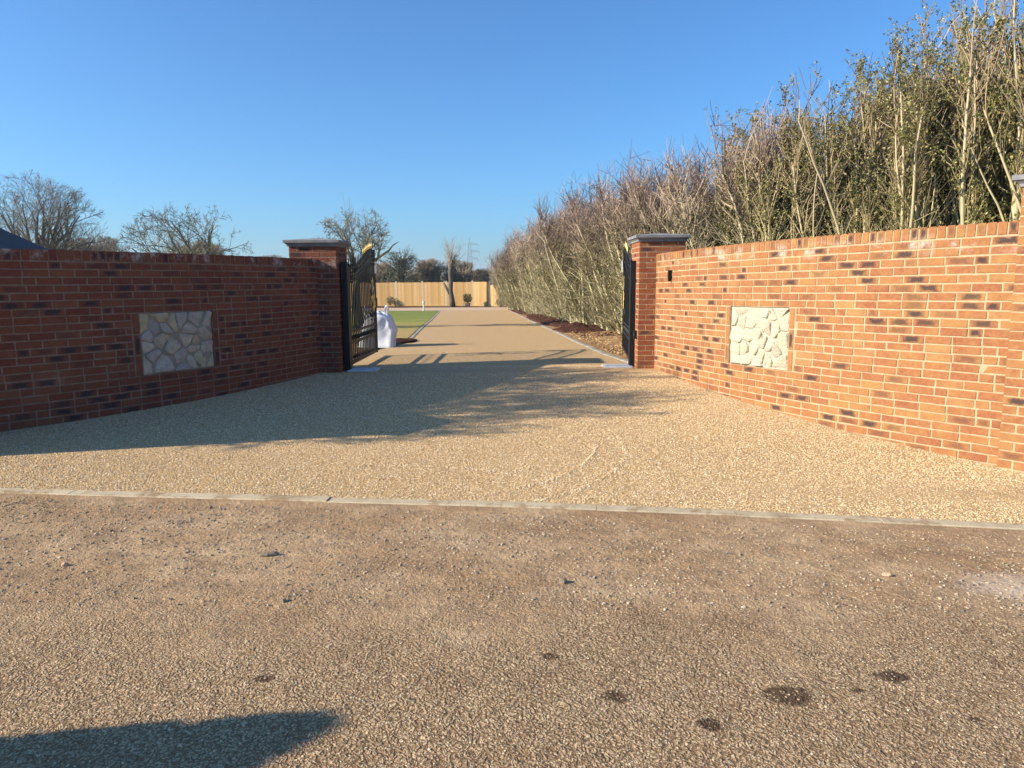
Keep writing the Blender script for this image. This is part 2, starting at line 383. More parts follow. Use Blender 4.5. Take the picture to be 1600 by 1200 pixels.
RP = Path([(2.09, 10.42), (2.33, 9.25), (2.64, 8.22), (2.98, 7.40), (3.36, 6.67), (3.72, 6.13), (3.99, 5.78), (4.16, 5.57)], 1, -.075)
assert LP.at(1)[2].x > 0 and RP.at(1)[2].x < 0

GAUGE = .075
def brick_box(m, c, t, n, L, D, H, ch=.0035, j=.0015):
    """brick centred on c, long axis t, through axis n"""
    up = Vector((0, 0, 1)); vs = []; uv = []
    jt = [random.uniform(-j, j) for _ in range(8)]
    for k, (dd, e) in enumerate(((D/2-ch, 0), (D/2, ch), (-D/2+ch, 0), (-D/2, ch))):
        for q, (a, b) in enumerate(((-1, -1), (1, -1), (1, 1), (-1, 1))):
            x = a*(L/2-e)+jt[q]; y = b*(H/2-e)+jt[q+4]
            vs.append(c+t*x+up*y+n*(dd+random.uniform(-.0008, .0008))); uv.append((x/L+.5, y/H+.5))
    f = []
    for q in range(4):
        r = (q+1) % 4
        f += [(q, r, 4+r, 4+q), (8+r, 8+q, 12+q, 12+r), (r, q, 8+q, 8+r)]
    f += [(4, 5, 6, 7), (15, 14, 13, 12)]
    m.add(vs, f, uv)
def wall(name, label, path, ztop, courses, pan, panel_label, stone, seedv, brick, mortar):
    """pan = (s_centre, width, top course index, bottom course index)"""
    random.seed(seedv)
    root = thing(name, label, 'wall')
    TH = .215; cz = ztop-.1125; zb = cz-courses*GAUGE
    pc, pw, ct, cb = pan
    s0, s1 = pc-pw/2, pc+pw/2; fr = .075            # opening; the ring of framing bricks stands outside it
    zt, zl = cz-ct*GAUGE, cz-cb*GAUGE               # top and bottom of the opening
    bm_, L = MB(), path.L
    for k in range(courses):
        z = cz-(k+.5)*GAUGE; s = -.117 if k % 2 else 0.0
        if k % 5 == 3: s += random.uniform(-.03, .03)
        while s < L:
            ln = .215 if random.random() > .12 else .1025
            a, b = max(0, s), min(L, s+ln); s += ln+.01
            segs = [(a, b)]
            if ct <= k < cb:                        # cut for the panel and its framing bricks
                lo, hi = s0-fr-.01, s1+fr+.01
                segs = []
                if a < lo: segs.append((a, min(b, lo)))
                if b > hi: segs.append((max(a, hi), b))
            for a, b in segs:
                if b-a < .02: continue
                p, t, n = path.at((a+b)/2)
                pr = random.uniform(-.002, .003)
                brick_box(bm_, p-n*(TH/2-pr)+Vector((0, 0, z)), t, n, b-a-.002, TH, .064)
    s = .002                                        # brick on edge coping
    while s < L-.03:
        p, t, n = path.at(s+.0325)
        brick_box(bm_, p-n*(TH/2)+Vector((0, 0, cz+.01+.05+random.uniform(-.002, .002))), t, n, .065, TH+.006, .1025)
        s += .0755
    bm_.build('brickwork', brick, root, uv=True)
    fb = MB()                                       # bricks on end either side of the panel
    zz = zl
    while zz < zt-.02:
        h = min(.215, zt-zz-.004)
        for sc_ in (s0-fr/2, s1+fr/2):
            p, t, n = path.at(sc_); brick_box(fb, p-n*(TH/2-.003)+Vector((0, 0, zz+h/2+.003)), t, n, .065, TH, h-.004)
        zz += .225
    fb.build('panel_surround', brick, root, uv=True)
    mo = MB()
    def core(a, b, z0, z1, f, bk):
        ss = frange(a, b, .1); vs = []; n0 = len(ss)
        for q in ss:
            p, t, n = path.at(q)
            for d, z in ((f, z0), (f, z1), (bk, z1), (bk, z0)): vs.append(p-n*d+Vector((0, 0, z)))
        F = []
        for i in range(n0-1):
            for j in range(4):
                F.append((i*4+j, i*4+(j+1) % 4, i*4+4+(j+1) % 4, i*4+4+j))
        F += [(0, 1, 2, 3), tuple((n0-1)*4+j for j in (3, 2, 1, 0))]
        mo.add(vs, F)
    core(0, s0, zb, cz+.104, .0025, TH-.0025); core(s1, L, zb, cz+.104, .0025, TH-.0025)
    core(s0, s1, zb, zl, .003, TH-.003); core(s0, s1, zt, cz+.1035, .003, TH-.003)
    core(s0, s1, zl-.002, zt+.002, .05, TH-.006)
    mo.build('mortar', mortar, root)
    # stone panel: irregular stones set in cement
    W_, H_ = pw-.008, zt-zl-.008
    pts = []
    for i in range(27):
        best = None
        for q in range(5):
            c = (random.uniform(.03, W_-.03), random.uniform(.03, H_-.03)); d = min([math.hypot((c[0]-a)*.8, c[1]-b) for a, b in pts] or [9])
            if not best or d > best[0]: best = (d, c)
        pts.append(best[1])
    st = MB()
    for i, (px, py) in enumerate(pts):
        poly = [(0.008, .008), (W_-.008, .008), (W_-.008, H_-.008), (.008, H_-.008)]
        for k, (qx, qy) in enumerate(pts):
            if k == i: continue
            mx, my = (px+qx)/2, (py+qy)/2; dx, dy = qx-px, qy-py; dl = math.hypot(dx, dy)
            g = .005
            def sdist(p): return ((p[0]-mx)*dx+(p[1]-my)*dy)/dl+g
            out = []
            for a, b in zip(poly, poly[1:]+poly[:1]):
                da, db = sdist(a), sdist(b)
                if da <= 0: out.append(a)
                if da*db < 0: f = da/(da-db); out.append((a[0]+(b[0]-a[0])*f, a[1]+(b[1]-a[1])*f))
            poly = out
            if not poly: break
        if len(poly) < 3: continue
        q = []                                      # round the corners
        for a, b in zip(poly, poly[1:]+poly[:1]):
            for f in (.10, .5, .90): q.append((a[0]+(b[0]-a[0])*f+random.uniform(-.006, .006), a[1]+(b[1]-a[1])*f+random.uniform(-.006, .006)))
        cx = sum(a[0] for a in q)/len(q); cy = sum(a[1] for a in q)/len(q)
        tilt = (random.uniform(-.2, .2), random.uniform(-.25, .25)); hgt = random.uniform(.012, .028)
        rings = [(1, 0), (.96, .7), (.84, .95), (.55, 1.02), (.0, 1.05)]; vs = []
        for sc_, hh in rings[:-1]:
            for a in q:
                X = cx+(a[0]-cx)*sc_; Y = cy+(a[1]-cy)*sc_
                d = -.026+hh*hgt+((X-cx)*tilt[0]+(Y-cy)*tilt[1])*(hh > 0)+noise.noise(Vector((X*24, Y*24, i)))*.016*(hh > .5)
                p, t, n = path.at(s0+.004+X); vs.append(p+n*d+Vector((0, 0, zl+.004+Y)))
        p, t, n = path.at(s0+.004+cx); vs.append(p+n*(-.026+hgt*1.05)+Vector((0, 0, zl+.004+cy)))
        N = len(q); F = []
        for r in range(len(rings)-2):
            for a in range(N): F.append((r*N+a, r*N+(a+1) % N, (r+1)*N+(a+1) % N, (r+1)*N+a))
        for a in range(N): F.append(((len(rings)-2)*N+a, (len(rings)-2)*N+(a+1) % N, len(vs)-1))
        st.add(vs, F)
    so = st.build('stone_panel', stone, root, smooth=True); so['label'] = panel_label
    cm = MB(); ss = frange(s0+.003, s1-.003, .06); vs = []
    for q in ss:
        p, t, n = path.at(q)
        for d, z in ((.021, zl+.003), (.021, zt-.003), (.048, zt-.003), (.048, zl+.003)): vs.append(p-n*d+Vector((0, 0, z)))
    F = [(i*4+j, i*4+(j+1) % 4, i*4+4+(j+1) % 4, i*4+4+j) for i in range(len(ss)-1) for j in range(4)]
    F += [(0, 1, 2, 3), tuple((len(ss)-1)*4+j for j in (3, 2, 1, 0))]
    cm.add(vs, F); cm.build('pointing', CEMENT if stone is STONE_L else PALECEM, so)
    return root
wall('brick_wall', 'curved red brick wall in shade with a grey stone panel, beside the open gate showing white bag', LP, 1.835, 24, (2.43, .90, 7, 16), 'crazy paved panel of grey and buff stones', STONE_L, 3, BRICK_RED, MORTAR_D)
wall('brick_wall', 'curved orange brick wall in full sun with a cream stone panel, in front of the evergreen hedge', RP, 1.955, 28, (2.56, .96, 8, 17), 'panel of rough pale cream stones', STONE_R, 5, BRICK, MORTAR)

def pillar(label, cx, cy, rz, zb, courses, seedv, brick=None, mortar=None):
    random.seed(seedv)
    root = thing('gate_pillar', label, 'pillar', (cx, cy, 0), rz)
    S = .665; h = S/2; m = MB(); X, Y = Vector((1, 0, 0)), Vector((0, 1, 0))
    for k in range(courses):
        z = zb+(k+.5)*GAUGE
        for sd in range(4):
            long = (sd+k) % 2 == 0
            Rm = Matrix.Rotation(sd*pi/2, 4, 'Z')
            if long: bs = [(-h+.1075+i*.225, .215) for i in range(3)]
            else: bs = [(-.1125, .215), (.1125, .215)]
            for c, L in bs:
                p = Rm @ Vector((c, -h+.05125, 0)); t = Rm.to_3x3() @ X; n = Rm.to_3x3() @ (-Y)
                brick_box(m, p+Vector((0, 0, z))+n*random.uniform(-.001, .002), t, n, L-.001, .1025, .064)
    m.build('brickwork', brick or BRICK, root, uv=True)
    m = MB(); m.box(-h+.003, h-.003, -h+.003, h-.003, zb, zb+courses*GAUGE-.002); m.build('mortar', mortar or MORTAR, root)
    z = zb+courses*GAUGE; m = MB()
    rings = [(.30, -.001), (.350, -.001), (.352, .022), (.372, .040), (.392, .050), (.394, .084), (.385, .090), (.0, .135)]
    for r, dz in rings: 
        for a, b in ((-1, -1), (1, -1), (1, 1), (-1, 1)): m.v.append((a*r, b*r, z+dz)); m.uv.append((0, 0))
    for i in range(len(rings)-1):
        for j in range(4): m.f.append((i*4+j, i*4+(j+1) % 4, i*4+4+(j+1) % 4, i*4+4+j))
    m.build('cap', CAPST, root)
    return root
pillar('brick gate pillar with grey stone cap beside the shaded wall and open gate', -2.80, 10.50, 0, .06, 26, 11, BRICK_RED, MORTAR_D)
pillar('sunlit brick gate pillar with grey stone cap beside the hedge', 2.18, 10.72, 0, .20-.09, 26, 12, BRICK_PIER)
p, t, n = RP.at(RP.L)
ec = p + t*.13 - n*.285
pillar('brick end pillar nearest the road, cut off by the right edge', ec.x, ec.y, math.atan2(t.y, t.x), -.12, 31, 13)
p, t, n = LP.at(LP.L)
ec2 = Vector((-5.28, 5.86, 0))
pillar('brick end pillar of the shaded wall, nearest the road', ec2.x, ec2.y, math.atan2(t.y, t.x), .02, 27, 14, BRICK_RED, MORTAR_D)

# forecourt gravel between the walls, out to the kerb
def wx(path, y, inset):
    best = min(path.p, key=lambda q: abs(q.y-y)); return best.x
rows = [((-14, kerb_y(-14)+.135), (14, kerb_y(14)+.135)), ((-14, 5.4), (14, 5.4)), ((-9, 5.9), (9, 5.9)), ((-5.0, 6.3), (4.3, 6.3))]
FC_BACK = 10.9
for y in frange(6.3, FC_BACK, .23)[1:]:
    rows.append(((wx(LP, y, 0)-.1 if y < 10.1 else -2.8, y), (wx(RP, y, 0)+.1 if y < 10.3 else 2.1, y)))
forecourt = strip('forecourt', rows, GRAVEL, 0, 60)
DL = [(10.9, -2.78), (13.6, -2.62), (15.0, -2.38), (16.7, -2.34), (22, -2.75), (30, -3.3), (41.2, -4.15), (45, -4.5)]
DR = [(10.9, 1.86), (11.6, 1.76), (12.9, 1.58), (16, 1.36), (19.4, 1.20), (27, .72), (41.2, 0.0), (45, -.2)]
drive_rows = [((interp(DL, y), y), (interp(DR, y), y)) for y in frange(10.9, 45, .5)]
strip('driveway', drive_rows, GRAVEL, 0, 16)
strip('lawn', [((-24, y), (interp(DL, y)-.16, y)) for y in frange(12.6, 45, .8)], GRASS, -.006, 40)
strip('path', [((-32, 48.0+.2*(y-45)), (interp(DL, 45)-.0, y)) if False else ((-34, y+1.2), (-.2, y)) for y in frange(45.03, 51.5, .8)], PATHM, -.004, 20)
strip('path_bed', [((-34, y+3.4), (-.2, y)) for y in frange(51.55, 54.6, .5)], MULCH, .0, 60, zf=lambda x, y, u: .05*noise.noise(Vector((x*1.5, y*1.5, 0))))
strip('soil_bed', [((interp(DR, y)+.14, y), (interp(DR, y)+3.2, y)) for y in frange(11.0, 51.5, .3)], SOIL, 0, 20,
      zf=lambda x, y, u: max(0, (u-.05))*.12+.04*noise.noise(Vector((x*3, y*3, 2)))*min(1, u*10))
strip('soil_margin', [((-6, y), (interp(DL, y)-.16, y)) for y in frange(11.2, 16.4, .25)], SOIL, .004, 16, zf=lambda x, y, u: .03*noise.noise(Vector((x*3, y*3, 5))))
def mound(name, label, cx, cy, rx, ry, h, seedv, rz=0):
    m = MB(); N = 44; Mr = 16
    for i in range(Mr+1):
        for j in range(N):
            a = 2*pi*j/N; r = i/Mr; rr = r*(1+.30*noise.noise(Vector((cos(a)*1.7, sin(a)*1.7, seedv)))+.12*noise.noise(Vector((cos(a)*6, sin(a)*6, seedv))))
            x = rx*rr*cos(a); y = ry*rr*sin(a); x, y = x*cos(rz)-y*sin(rz)+cx, x*sin(rz)+y*cos(rz)+cy
            z = gz(x, y)+.02+h*(1-r*r)**1.0*(.7+.6*noise.noise(Vector((x*2, y*2, seedv))))+.05*noise.noise(Vector((x*9, y*9, 1)))*(1-r)+(-.06 if i == Mr else .012)
            m.v.append((x, y, z)); m.uv.append((0, 0))
    for i in range(Mr):
        for j in range(N): m.f.append((i*N+j, i*N+(j+1) % N, (i+1)*N+(j+1) % N, (i+1)*N+j))
    o = m.build(name, MULCH); tag(o, label, 'mulch', kind='stuff')
mound('mulch_heap', 'dark red brown mulch heaped along the hedge foot, nearer the gate', 2.02, 20.2, .82, 1.5, .2, 1)
mound('mulch_heap', 'long bank of dark mulch along the far hedge foot', 1.42, 28.5, .68, 6.2, .18, 2, .055)
mound('mulch_heap', 'low dark mulch at the far end of the hedge', .62, 41, .62, 6.5, .12, 4, .05)
mound('shade_heap', 'small dark heap standing in for the shadow beside the white bag', -2.85, 16.0, .7, .8, .08, 3)  # dark mound laid in for the shadow beside the bag

# concrete edging at the road, granite setts along the drive
m = MB(); x = -14.
random.seed(5)
while x < 14:
    L = .91; a = math.atan(kerb_y(x+L)-kerb_y(x)); c = Vector((x+L/2, kerb_y(x+L/2)+.062, 0))
    z = gz(c.x, c.y); M = Matrix.Translation((c.x, c.y, z)) @ Matrix.Rotation(a, 4, 'Z') @ Matrix.Rotation((.0155 if x < -.4 else .024)+random.uniform(-.001, .001), 4, 'Y')
    zt = .006+random.uniform(-.003, .003); Lh = L/2-.0012
    vs = []
    for X in (-Lh, Lh):
        for (Y, Z) in ((-.055, -.15), (.055, -.15), (.055, zt-.006), (.048, zt), (-.048, zt), (-.055, zt-.006)): vs.append(M @ Vector((X, Y, Z)))
    m.add(vs, [(i, (i+1) % 6, (i+1) % 6+6, i+6) for i in range(6)]+[(5, 4, 3, 2, 1, 0), (6, 7, 8, 9, 10, 11)])
    x += L
m.build('kerb', CONC)['kind'] = 'structure'
def setts(D, side, name, y0=11.0):
    m = MB(); y = y0
    while y < 44.5:
        xx = interp(D, y)+side*.065; d = math.atan2(interp(D, y+.3)-interp(D, y), .3)
        M = Matrix.Translation((xx, y, gz(xx, y))) @ Matrix.Rotation(-d, 4, 'Z')
        e = random.uniform(.044, .05)
        z = .012+random.uniform(-.006, .006); vs = []
        for zz, s in ((-.06, 1), (z-.01, 1), (z, .82)):
            for a, b in ((-1, -1), (1, -1), (1, 1), (-1, 1)): vs.append(M @ Vector((a*.05*s+random.uniform(-.003, .003), b*e*s, zz)))
        m.add(vs, [(i*4+j, i*4+(j+1) % 4, i*4+4+(j+1) % 4, i*4+4+j) for i in (0, 1) for j in range(4)]+[(8, 9, 10, 11)])
        y += .108
    m.build(name, SETT)['kind'] = 'structure'
setts(DL, -1, 'drive_edging', 15.2); setts(DR, 1, 'drive_edging')

# ---------------------------------------------------------------- scattered stones (geometry nodes on their own sheets)
def scatter(name, label, base, density, smin, smax, stops, seedv, flat=.6, dens_noise=None, spec=.3, group=None, kind='stuff'):
    ng = bpy.data.node_groups.new(name, 'GeometryNodeTree')
    ng.interface.new_socket('Geometry', in_out='INPUT', socket_type='NodeSocketGeometry')
    ng.interface.new_socket('Geometry', in_out='OUTPUT', socket_type='NodeSocketGeometry')
    N = ng.nodes; Lk = ng.links.new
    gi, go = N.new('NodeGroupInput'), N.new('NodeGroupOutput')
    dp = N.new('GeometryNodeDistributePointsOnFaces'); dp.inputs['Density'].default_value = density; dp.inputs['Seed'].default_value = seedv
    Lk(gi.outputs[0], dp.inputs[0])
    if dens_noise:
        nz = N.new('ShaderNodeTexNoise'); nz.inputs['Scale'].default_value = dens_noise[0]; nz.inputs['Detail'].default_value = 4
        mr = N.new('ShaderNodeMapRange'); mr.inputs[1].default_value = dens_noise[1]; mr.inputs[2].default_value = dens_noise[2]
        mr.inputs[3].default_value = dens_noise[3]*density; mr.inputs[4].default_value = density
        Lk(nz.outputs[0], mr.inputs[0]); Lk(mr.outputs[0], dp.inputs['Density'])
    ico = N.new('GeometryNodeMeshIcoSphere'); ico.inputs[0].default_value = 1; ico.inputs[1].default_value = 2
    sp = N.new('GeometryNodeSetPosition'); nn = N.new('ShaderNodeTexNoise'); nn.inputs['Scale'].default_value = .9; nn.inputs['Detail'].default_value = 1
    vm = N.new('ShaderNodeVectorMath'); vm.operation = 'SUBTRACT'; vm.inputs[1].default_value = (.5, .5, .5)
    vs = N.new('ShaderNodeVectorMath'); vs.operation = 'SCALE'; vs.inputs['Scale'].default_value = 1.3
    Lk(nn.outputs['Color'], vm.inputs[0]); Lk(vm.outputs[0], vs.inputs[0]); Lk(vs.outputs[0], sp.inputs['Offset']); Lk(ico.outputs[0], sp.inputs[0])
    smt = N.new('GeometryNodeSetMaterial'); Lk(sp.outputs[0], smt.inputs[0])
    t = NT(name, .85, spec)
    at = t.n('ShaderNodeAttribute'); at.attribute_type = 'INSTANCER'; at.attribute_name = 'tint'
    t.col(t.ramp(at.outputs['Fac'], stops)); smt.inputs['Material'].default_value = t.m
    ip = N.new('GeometryNodeInstanceOnPoints'); Lk(dp.outputs[0], ip.inputs[0]); Lk(smt.outputs[0], ip.inputs['Instance'])
    rv = N.new('FunctionNodeRandomValue'); rv.data_type = 'FLOAT_VECTOR'; rv.inputs[0].default_value = (-.35, -.35, 0); rv.inputs[1].default_value = (.35, .35, 6.28)
    Lk(rv.outputs[0], ip.inputs['Rotation'])
    rs = N.new('FunctionNodeRandomValue'); rs.data_type = 'FLOAT_VECTOR'; rs.inputs['Seed'].default_value = 5
    rs.inputs[0].default_value = (smin, smin*.65, smin*flat*.7); rs.inputs[1].default_value = (smax, smax*.8, smax*flat)
    rp = N.new('FunctionNodeRandomValue'); rp.data_type = 'FLOAT'; rp.inputs['Seed'].default_value = 9
    rp.inputs[2].default_value = .55; rp.inputs[3].default_value = 1.0
    mu = N.new('ShaderNodeVectorMath'); mu.operation = 'SCALE'; Lk(rs.outputs[0], mu.inputs[0]); Lk(rp.outputs[1], mu.inputs['Scale'])
    Lk(mu.outputs[0], ip.inputs['Scale'])
    sa = N.new('GeometryNodeStoreNamedAttribute'); sa.domain = 'INSTANCE'; sa.data_type = 'FLOAT'; sa.inputs['Name'].default_value = 'tint'
    rt = N.new('FunctionNodeRandomValue'); rt.data_type = 'FLOAT'; rt.inputs['Seed'].default_value = 3
    Lk(rt.outputs[1], sa.inputs['Value']); Lk(ip.outputs[0], sa.inputs[0]); Lk(sa.outputs[0], go.inputs[0])
    md = base.modifiers.new('scatter', 'NODES'); md.node_group = ng
    base.name = name; base.data.materials.clear(); base.data.materials.append(t.m)
    tag(base, label, name.replace('_', ' '), kind=kind)
    return base
GOLDS = [(0, (0.259, 0.163, 0.084)), (.12, (0.432, 0.294, 0.148)), (.3, (0.626, 0.441, 0.232)), (.5, (0.713, 0.525, 0.296)), (.62, (0.540, 0.378, 0.198)), (.78, (0.842, 0.693, 0.464)), (.88, (0.389, 0.305, 0.207)), (1, (0.929, 0.819, 0.613))]
fr_ = [((-5.2, kerb_y(-5.2)+.14), (4.6, kerb_y(4.6)+.14))]+[((-5.2, y), (4.6, y)) for y in (5.0, 5.4, 5.75)]+[((wx(LP, y, 0)+.02, y), (wx(RP, y, 0)-.02, y)) for y in frange(6.5, 10.0, .5)]+[((-2.4, 10.9), (1.9, 10.9))]
g1 = strip('gravel', fr_, GRAVEL, .0005, 24, None)
scatter('gravel', 'golden gravel chippings over the forecourt between the walls', g1, 4600, .0045, .0088, GOLDS, 1, .65)
roadrows = [((-3.9, y), (3.6, y)) for y in frange(1.9, 4.2, .3)]+[((-4.4, kerb_y(-4.4)-.03), (4.2, kerb_y(4.2)-.03))]
def arc_sheet(name, cx, cy, rr, a0, a1, w=.022):
    m = MB(); n = 24
    for i in range(n+1):
        a = R(a0+(a1-a0)*i/n)
        for q in (-w, 0, w):
            x = cx+(rr+q)*cos(a); y = cy+(rr+q)*sin(a); m.v.append((x, y, gz(x, y)+(.004 if q == 0 else .0))); m.uv.append((0, 0))
    for i in range(n):
        for j in (0, 1): m.f.append((i*3+j, i*3+3+j, i*3+4+j, i*3+1+j))
    return m.build(name, GRAVEL)
for i, (cx, cy, rr, a0, a1) in enumerate(((-.95, 6.3, 1.95, -58, 14), (-.95, 6.35, 1.70, -55, -5), (-.9, 3.4, 2.1, 52, 100))):
    scatter('gravel_ridge', 'thin curved ridge of golden gravel left by turning tyres', arc_sheet('ridge', cx, cy, rr, a0, a1), 5000, .006, .0105, GOLDS, 20+i, .8)
g2 = strip('road_grit', roadrows, ROAD, -.0005, 24, None)
DIRT = [(0, (0.212, 0.138, 0.078)), (.3, (0.405, 0.294, 0.172)), (.6, (0.522, 0.396, 0.242)), (.8, (0.309, 0.248, 0.172)), (.93, (0.598, 0.488, 0.313)), (1, (0.676, 0.570, 0.391))]
scatter('road_grit', 'brown grit pressed into the dirty road surface', g2, 3200, .0035, .007, DIRT, 4, .5, (3, .42, .62, .25))
g3 = strip('loose_stones', [((-4.4, 3.1), (4.2, 3.1))]+[((-4.4, y), (4.2, y)) for y in (3.5, 4.0)]+[((-4.4, kerb_y(-4.4)-.04), (4.2, kerb_y(4.2)-.04))], ROAD, .001, 24, None)
LOOSE = [(0, (.18, .145, .11)), (.35, (.32, .25, .17)), (.6, (.42, .33, .22)), (.8, (.25, .225, .195)), (.92, (.50, .38, .25)), (1, (.54, .44, .32))]
scatter('loose_stones', 'loose grey and tan stones scattered along the road side of the kerb', g3, 900, .005, .013, LOOSE, 6, .65, (1.6, .45, .66, .08))
g4 = strip('mulch_chips', [((interp(DR, y)+.35, y), (interp(DR, y)+1.9, y)) for y in frange(17, 40, 1)], MULCH, .05, 6, None)
scatter('mulch_chips', 'clods and chips over the bed along the hedge foot', g4, 160, .02, .05, [(0, (.05, .025, .018)), (.6, (.10, .05, .03)), (.85, (.26, .15, .08)), (1, (.40, .26, .14))], 8, .5, (1.2, .4, .6, .1))
g5 = strip('soil_clods', [((interp(DR, y)+.2, y), (interp(DR, y)+2.0, y)) for y in frange(11.2, 18.5, .8)], SOIL, .02, 6, None)
scatter('soil_clods', 'pale clods and chippings on bare soil beside the right gate', g5, 260, .01, .035, [(0, (.22, .12, .06)), (.6, (.36, .22, .11)), (1, (.60, .46, .28))], 9, .6, (1.5, .4, .6, .15))
def rock(name, label, x, y, sx, sy, sz, mat, rz=0):
    m = MB(); n = 10
    for i in range(n+1):
        for j in range(14):
            a = pi*i/n; b = 2*pi*j/14; p = Vector((sin(a)*cos(b), sin(a)*sin(b), cos(a)))
            p = p*(1+.35*noise.noise(p*1.6+Vector((x*9, y*9, 0))))
            m.v.append((p.x*sx, p.y*sy, p.z*sz)); m.uv.append((0, 0))
    for i in range(n):
        for j in range(14): m.f.append((i*14+j, (i+1)*14+j, (i+1)*14+(j+1) % 14, i*14+(j+1) % 14))
    o = m.build(name, mat); o.location = (x, y, gz(x, y)+sz*.5); o.rotation_euler = (0, 0, rz); tag(o, label, 'stone')
DKST = m_plain('dark_stone', [(.3, (.14, .11, .08)), (.7, (.28, .23, .17))], 40, .9, .2, .004, 90)
TNST = m_plain('tan_stone', [(.3, (.42, .27, .16)), (.7, (.56, .40, .27))], 40, .9, .2, .004, 90)
rock('stone', 'dark flat stone lying on the dirt left of centre', -1.33, 3.71, .055, .018, .014, DKST, .25)
rock('stone', 'round brown stone near the foreground below the kerb, centre', .25, 3.39, .02, .017, .016, DKST)
rock('stone', 'dark round stone on the dirt beyond the shadow', -1.08, 3.15, .015, .012, .011, DKST)
rock('stone', 'orange stone alone on the dirt toward the right', 1.96, 3.54, .026, .016, .013, TNST, -.3)
rock('stone', 'small pale stone on the dirt left of the dark flat one', -2.35, 3.55, .018, .014, .012, TNST, .5)

# ---------------------------------------------------------------- gates
def finial(m, x, z):
    prof = [(.005, 0), (.010, .010), (.005, .02), (.011, .04), (.008, .06), (.003, .09), (.0005, .12)]
    for (r0, z0), (r1, z1) in zip(prof, prof[1:]):
        m.tube([Vector((0, x, z+z0)), Vector((0, x, z+z1))], [r0, r1], 8)
def gate(label, hx, hy, rz, side, L=2.12):
    g = gz(hx, hy+.5)
    root = thing('iron_gate', label, 'gate', (hx, hy, g), rz)
    def top(t):
        t = max(0, min(1, (t-.08)/.92)); s = t*t*(3-2*t); return 1.50+.31*s
    fm = MB(); P = []
    fm.box(-.03, .03, 0, .06, .06, top(0)+.02); fm.box(-.025, .025, L-.05, L, .06, top(1)+.03)
    for z0, z1 in ((.07, .115), (.375, .405), (.545, .575)): fm.box(-.018, .018, .06, L-.05, z0, z1)
    for dz in (0, -.185):
        prev = None
        for k in range(25):
            q = Vector((0, .06+(L-.11)*k/24, top(k/24)+dz))
            if prev:
                d = (q-prev); a = math.atan2(d.z, d.y)
                M = Matrix.Translation(prev) @ Matrix.Rotation(a, 4, 'X'); fm.box(-.016, .016, -.001, d.length+.001, -.014, .014, M)
            prev = q
    fm.build('frame', BLACK, root)
    n = 16; 
    for k in range(n):
        y = .06+(L-.11)*(k+1)/(n+1); t = (y-.06)/(L-.11)
        b = MB(); b.box(-.009, .009, y-.009, y+.009, .1, top(t)+.06); b.build('bar', BLACK, root)
        f = MB(); finial(f, y, top(t)+.06); f.build('finial', GOLD if k > 8 else BLACK, root, smooth=True)
        if k < n:                                   # dog bars and collars
            d = MB(); yy = y+(L-.11)/(n+1)/2
            d.tube([Vector((0, y, .50)), Vector((0, y, .465)), Vector((0, y, .43))], [.012, .03, .012], 8)
            d.build('collar', BLACK, root, smooth=True)
            c = MB(); rr = .035
            zc = top(t)-.09
            c.tube([Vector((0, yy-.0+rr*cos(a), zc+rr*sin(a))) for a in [2*pi*i/14 for i in range(15)]], .006, 5)
            c.build('ring', BLACK, root, smooth=True)
    # gilt leaf spray near the meeting stile
    lf = MB(); random.seed(31)
    for cy_, cz_ in ((L-.34, 1.30), (L-.30, 1.18), (L-.24, 1.05), (L-.30, .98), (L-.40, 1.02), (L-.30, .86), (L-.20, .92)):
        for k in range(5):
            a = 2*pi*k/5+random.random()
            lf.leaf(Vector((side*-.03, cy_, cz_)), Vector((0, cos(a), sin(a))), Vector((1, 0, 0)), .085, .06)
    sp = lf.build('leaf_spray', GOLD, root)
    st = MB(); st.tube([Vector((side*-.02, L-.36+.08*sin(i*.7), .75+.06*i)) for i in range(11)], .008, 6); st.build('spray_stem', BLACK, root)
    sc_ = MB()
    for sgn in (-1, 1):
        pts = []
        for i in range(26):
            a = i*.42; r = .105*(1-i/30); pts.append(Vector((side*-.012, L-.30+sgn*(.12)+r*cos(a)*sgn, .72+r*sin(a))))
        sc_.tube(pts, .008, 6)
    sc_.build('scroll', BLACK, root, smooth=True)
    pm = MB(); pm.box(side*-.05-.004, side*-.05+.004, L-.17, L-.03, 1.44, 1.64); pm.build('sign_plate', WHITE, root)['label'] = 'small pale plate wired to the top of the gate'
    lk = MB(); lk.box(-.04, .04, L-.10, L-.002, .86, 1.02); lk.build('lock_box', BLACK, root)
    for z0 in (.25, 1.2):
        hm = MB(); hm.tube([Vector((side*.05, -.005, z0)), Vector((side*.05, -.005, z0+.12))], .022, 10, True); hm.build('hinge', BLACK, root)
    return root
gate('open black iron gate with gold tips, seen side on beside the white bulk bag', -2.40, 10.46, 0, -1)
gate('open black iron gate seen nearly edge on beside the hedge', 1.815, 10.80, -R(6), 1)
for x, y, lab in ((-2.40, 10.36, 'square black steel post against the left brick pillar'), (1.81, 10.68, 'square black steel post against the sunlit brick pillar')):
    r = thing('gate_post', lab, 'gate post', (x, y, gz(x, y)))
    m = MB(); m.box(-.04, .04, -.05, .05, -.1, 1.56); m.build('post', BLACK, r)
    m = MB(); m.box(-.045, .045, -.055, .055, 1.56, 1.575); m.build('post_cap', BLACK, r)
for x, y, lab in ((-2.17, 10.42, 'pale galvanised plate on the gravel at the foot of the left gate'), (1.60, 10.66, 'pale galvanised plate on the gravel at the foot of the right gate')):
    m = MB(); z = gz(x, y); m.box(x-.22, x+.2, y-.17, y+.17, z-.05, z+.018); m.box(x-.19, x+.17, y-.14, y+.14, z+.018, z+.024)
    tag(m.build('cover_plate', GALV), lab, 'cover plate')
p, t, n = RP.at(.58)
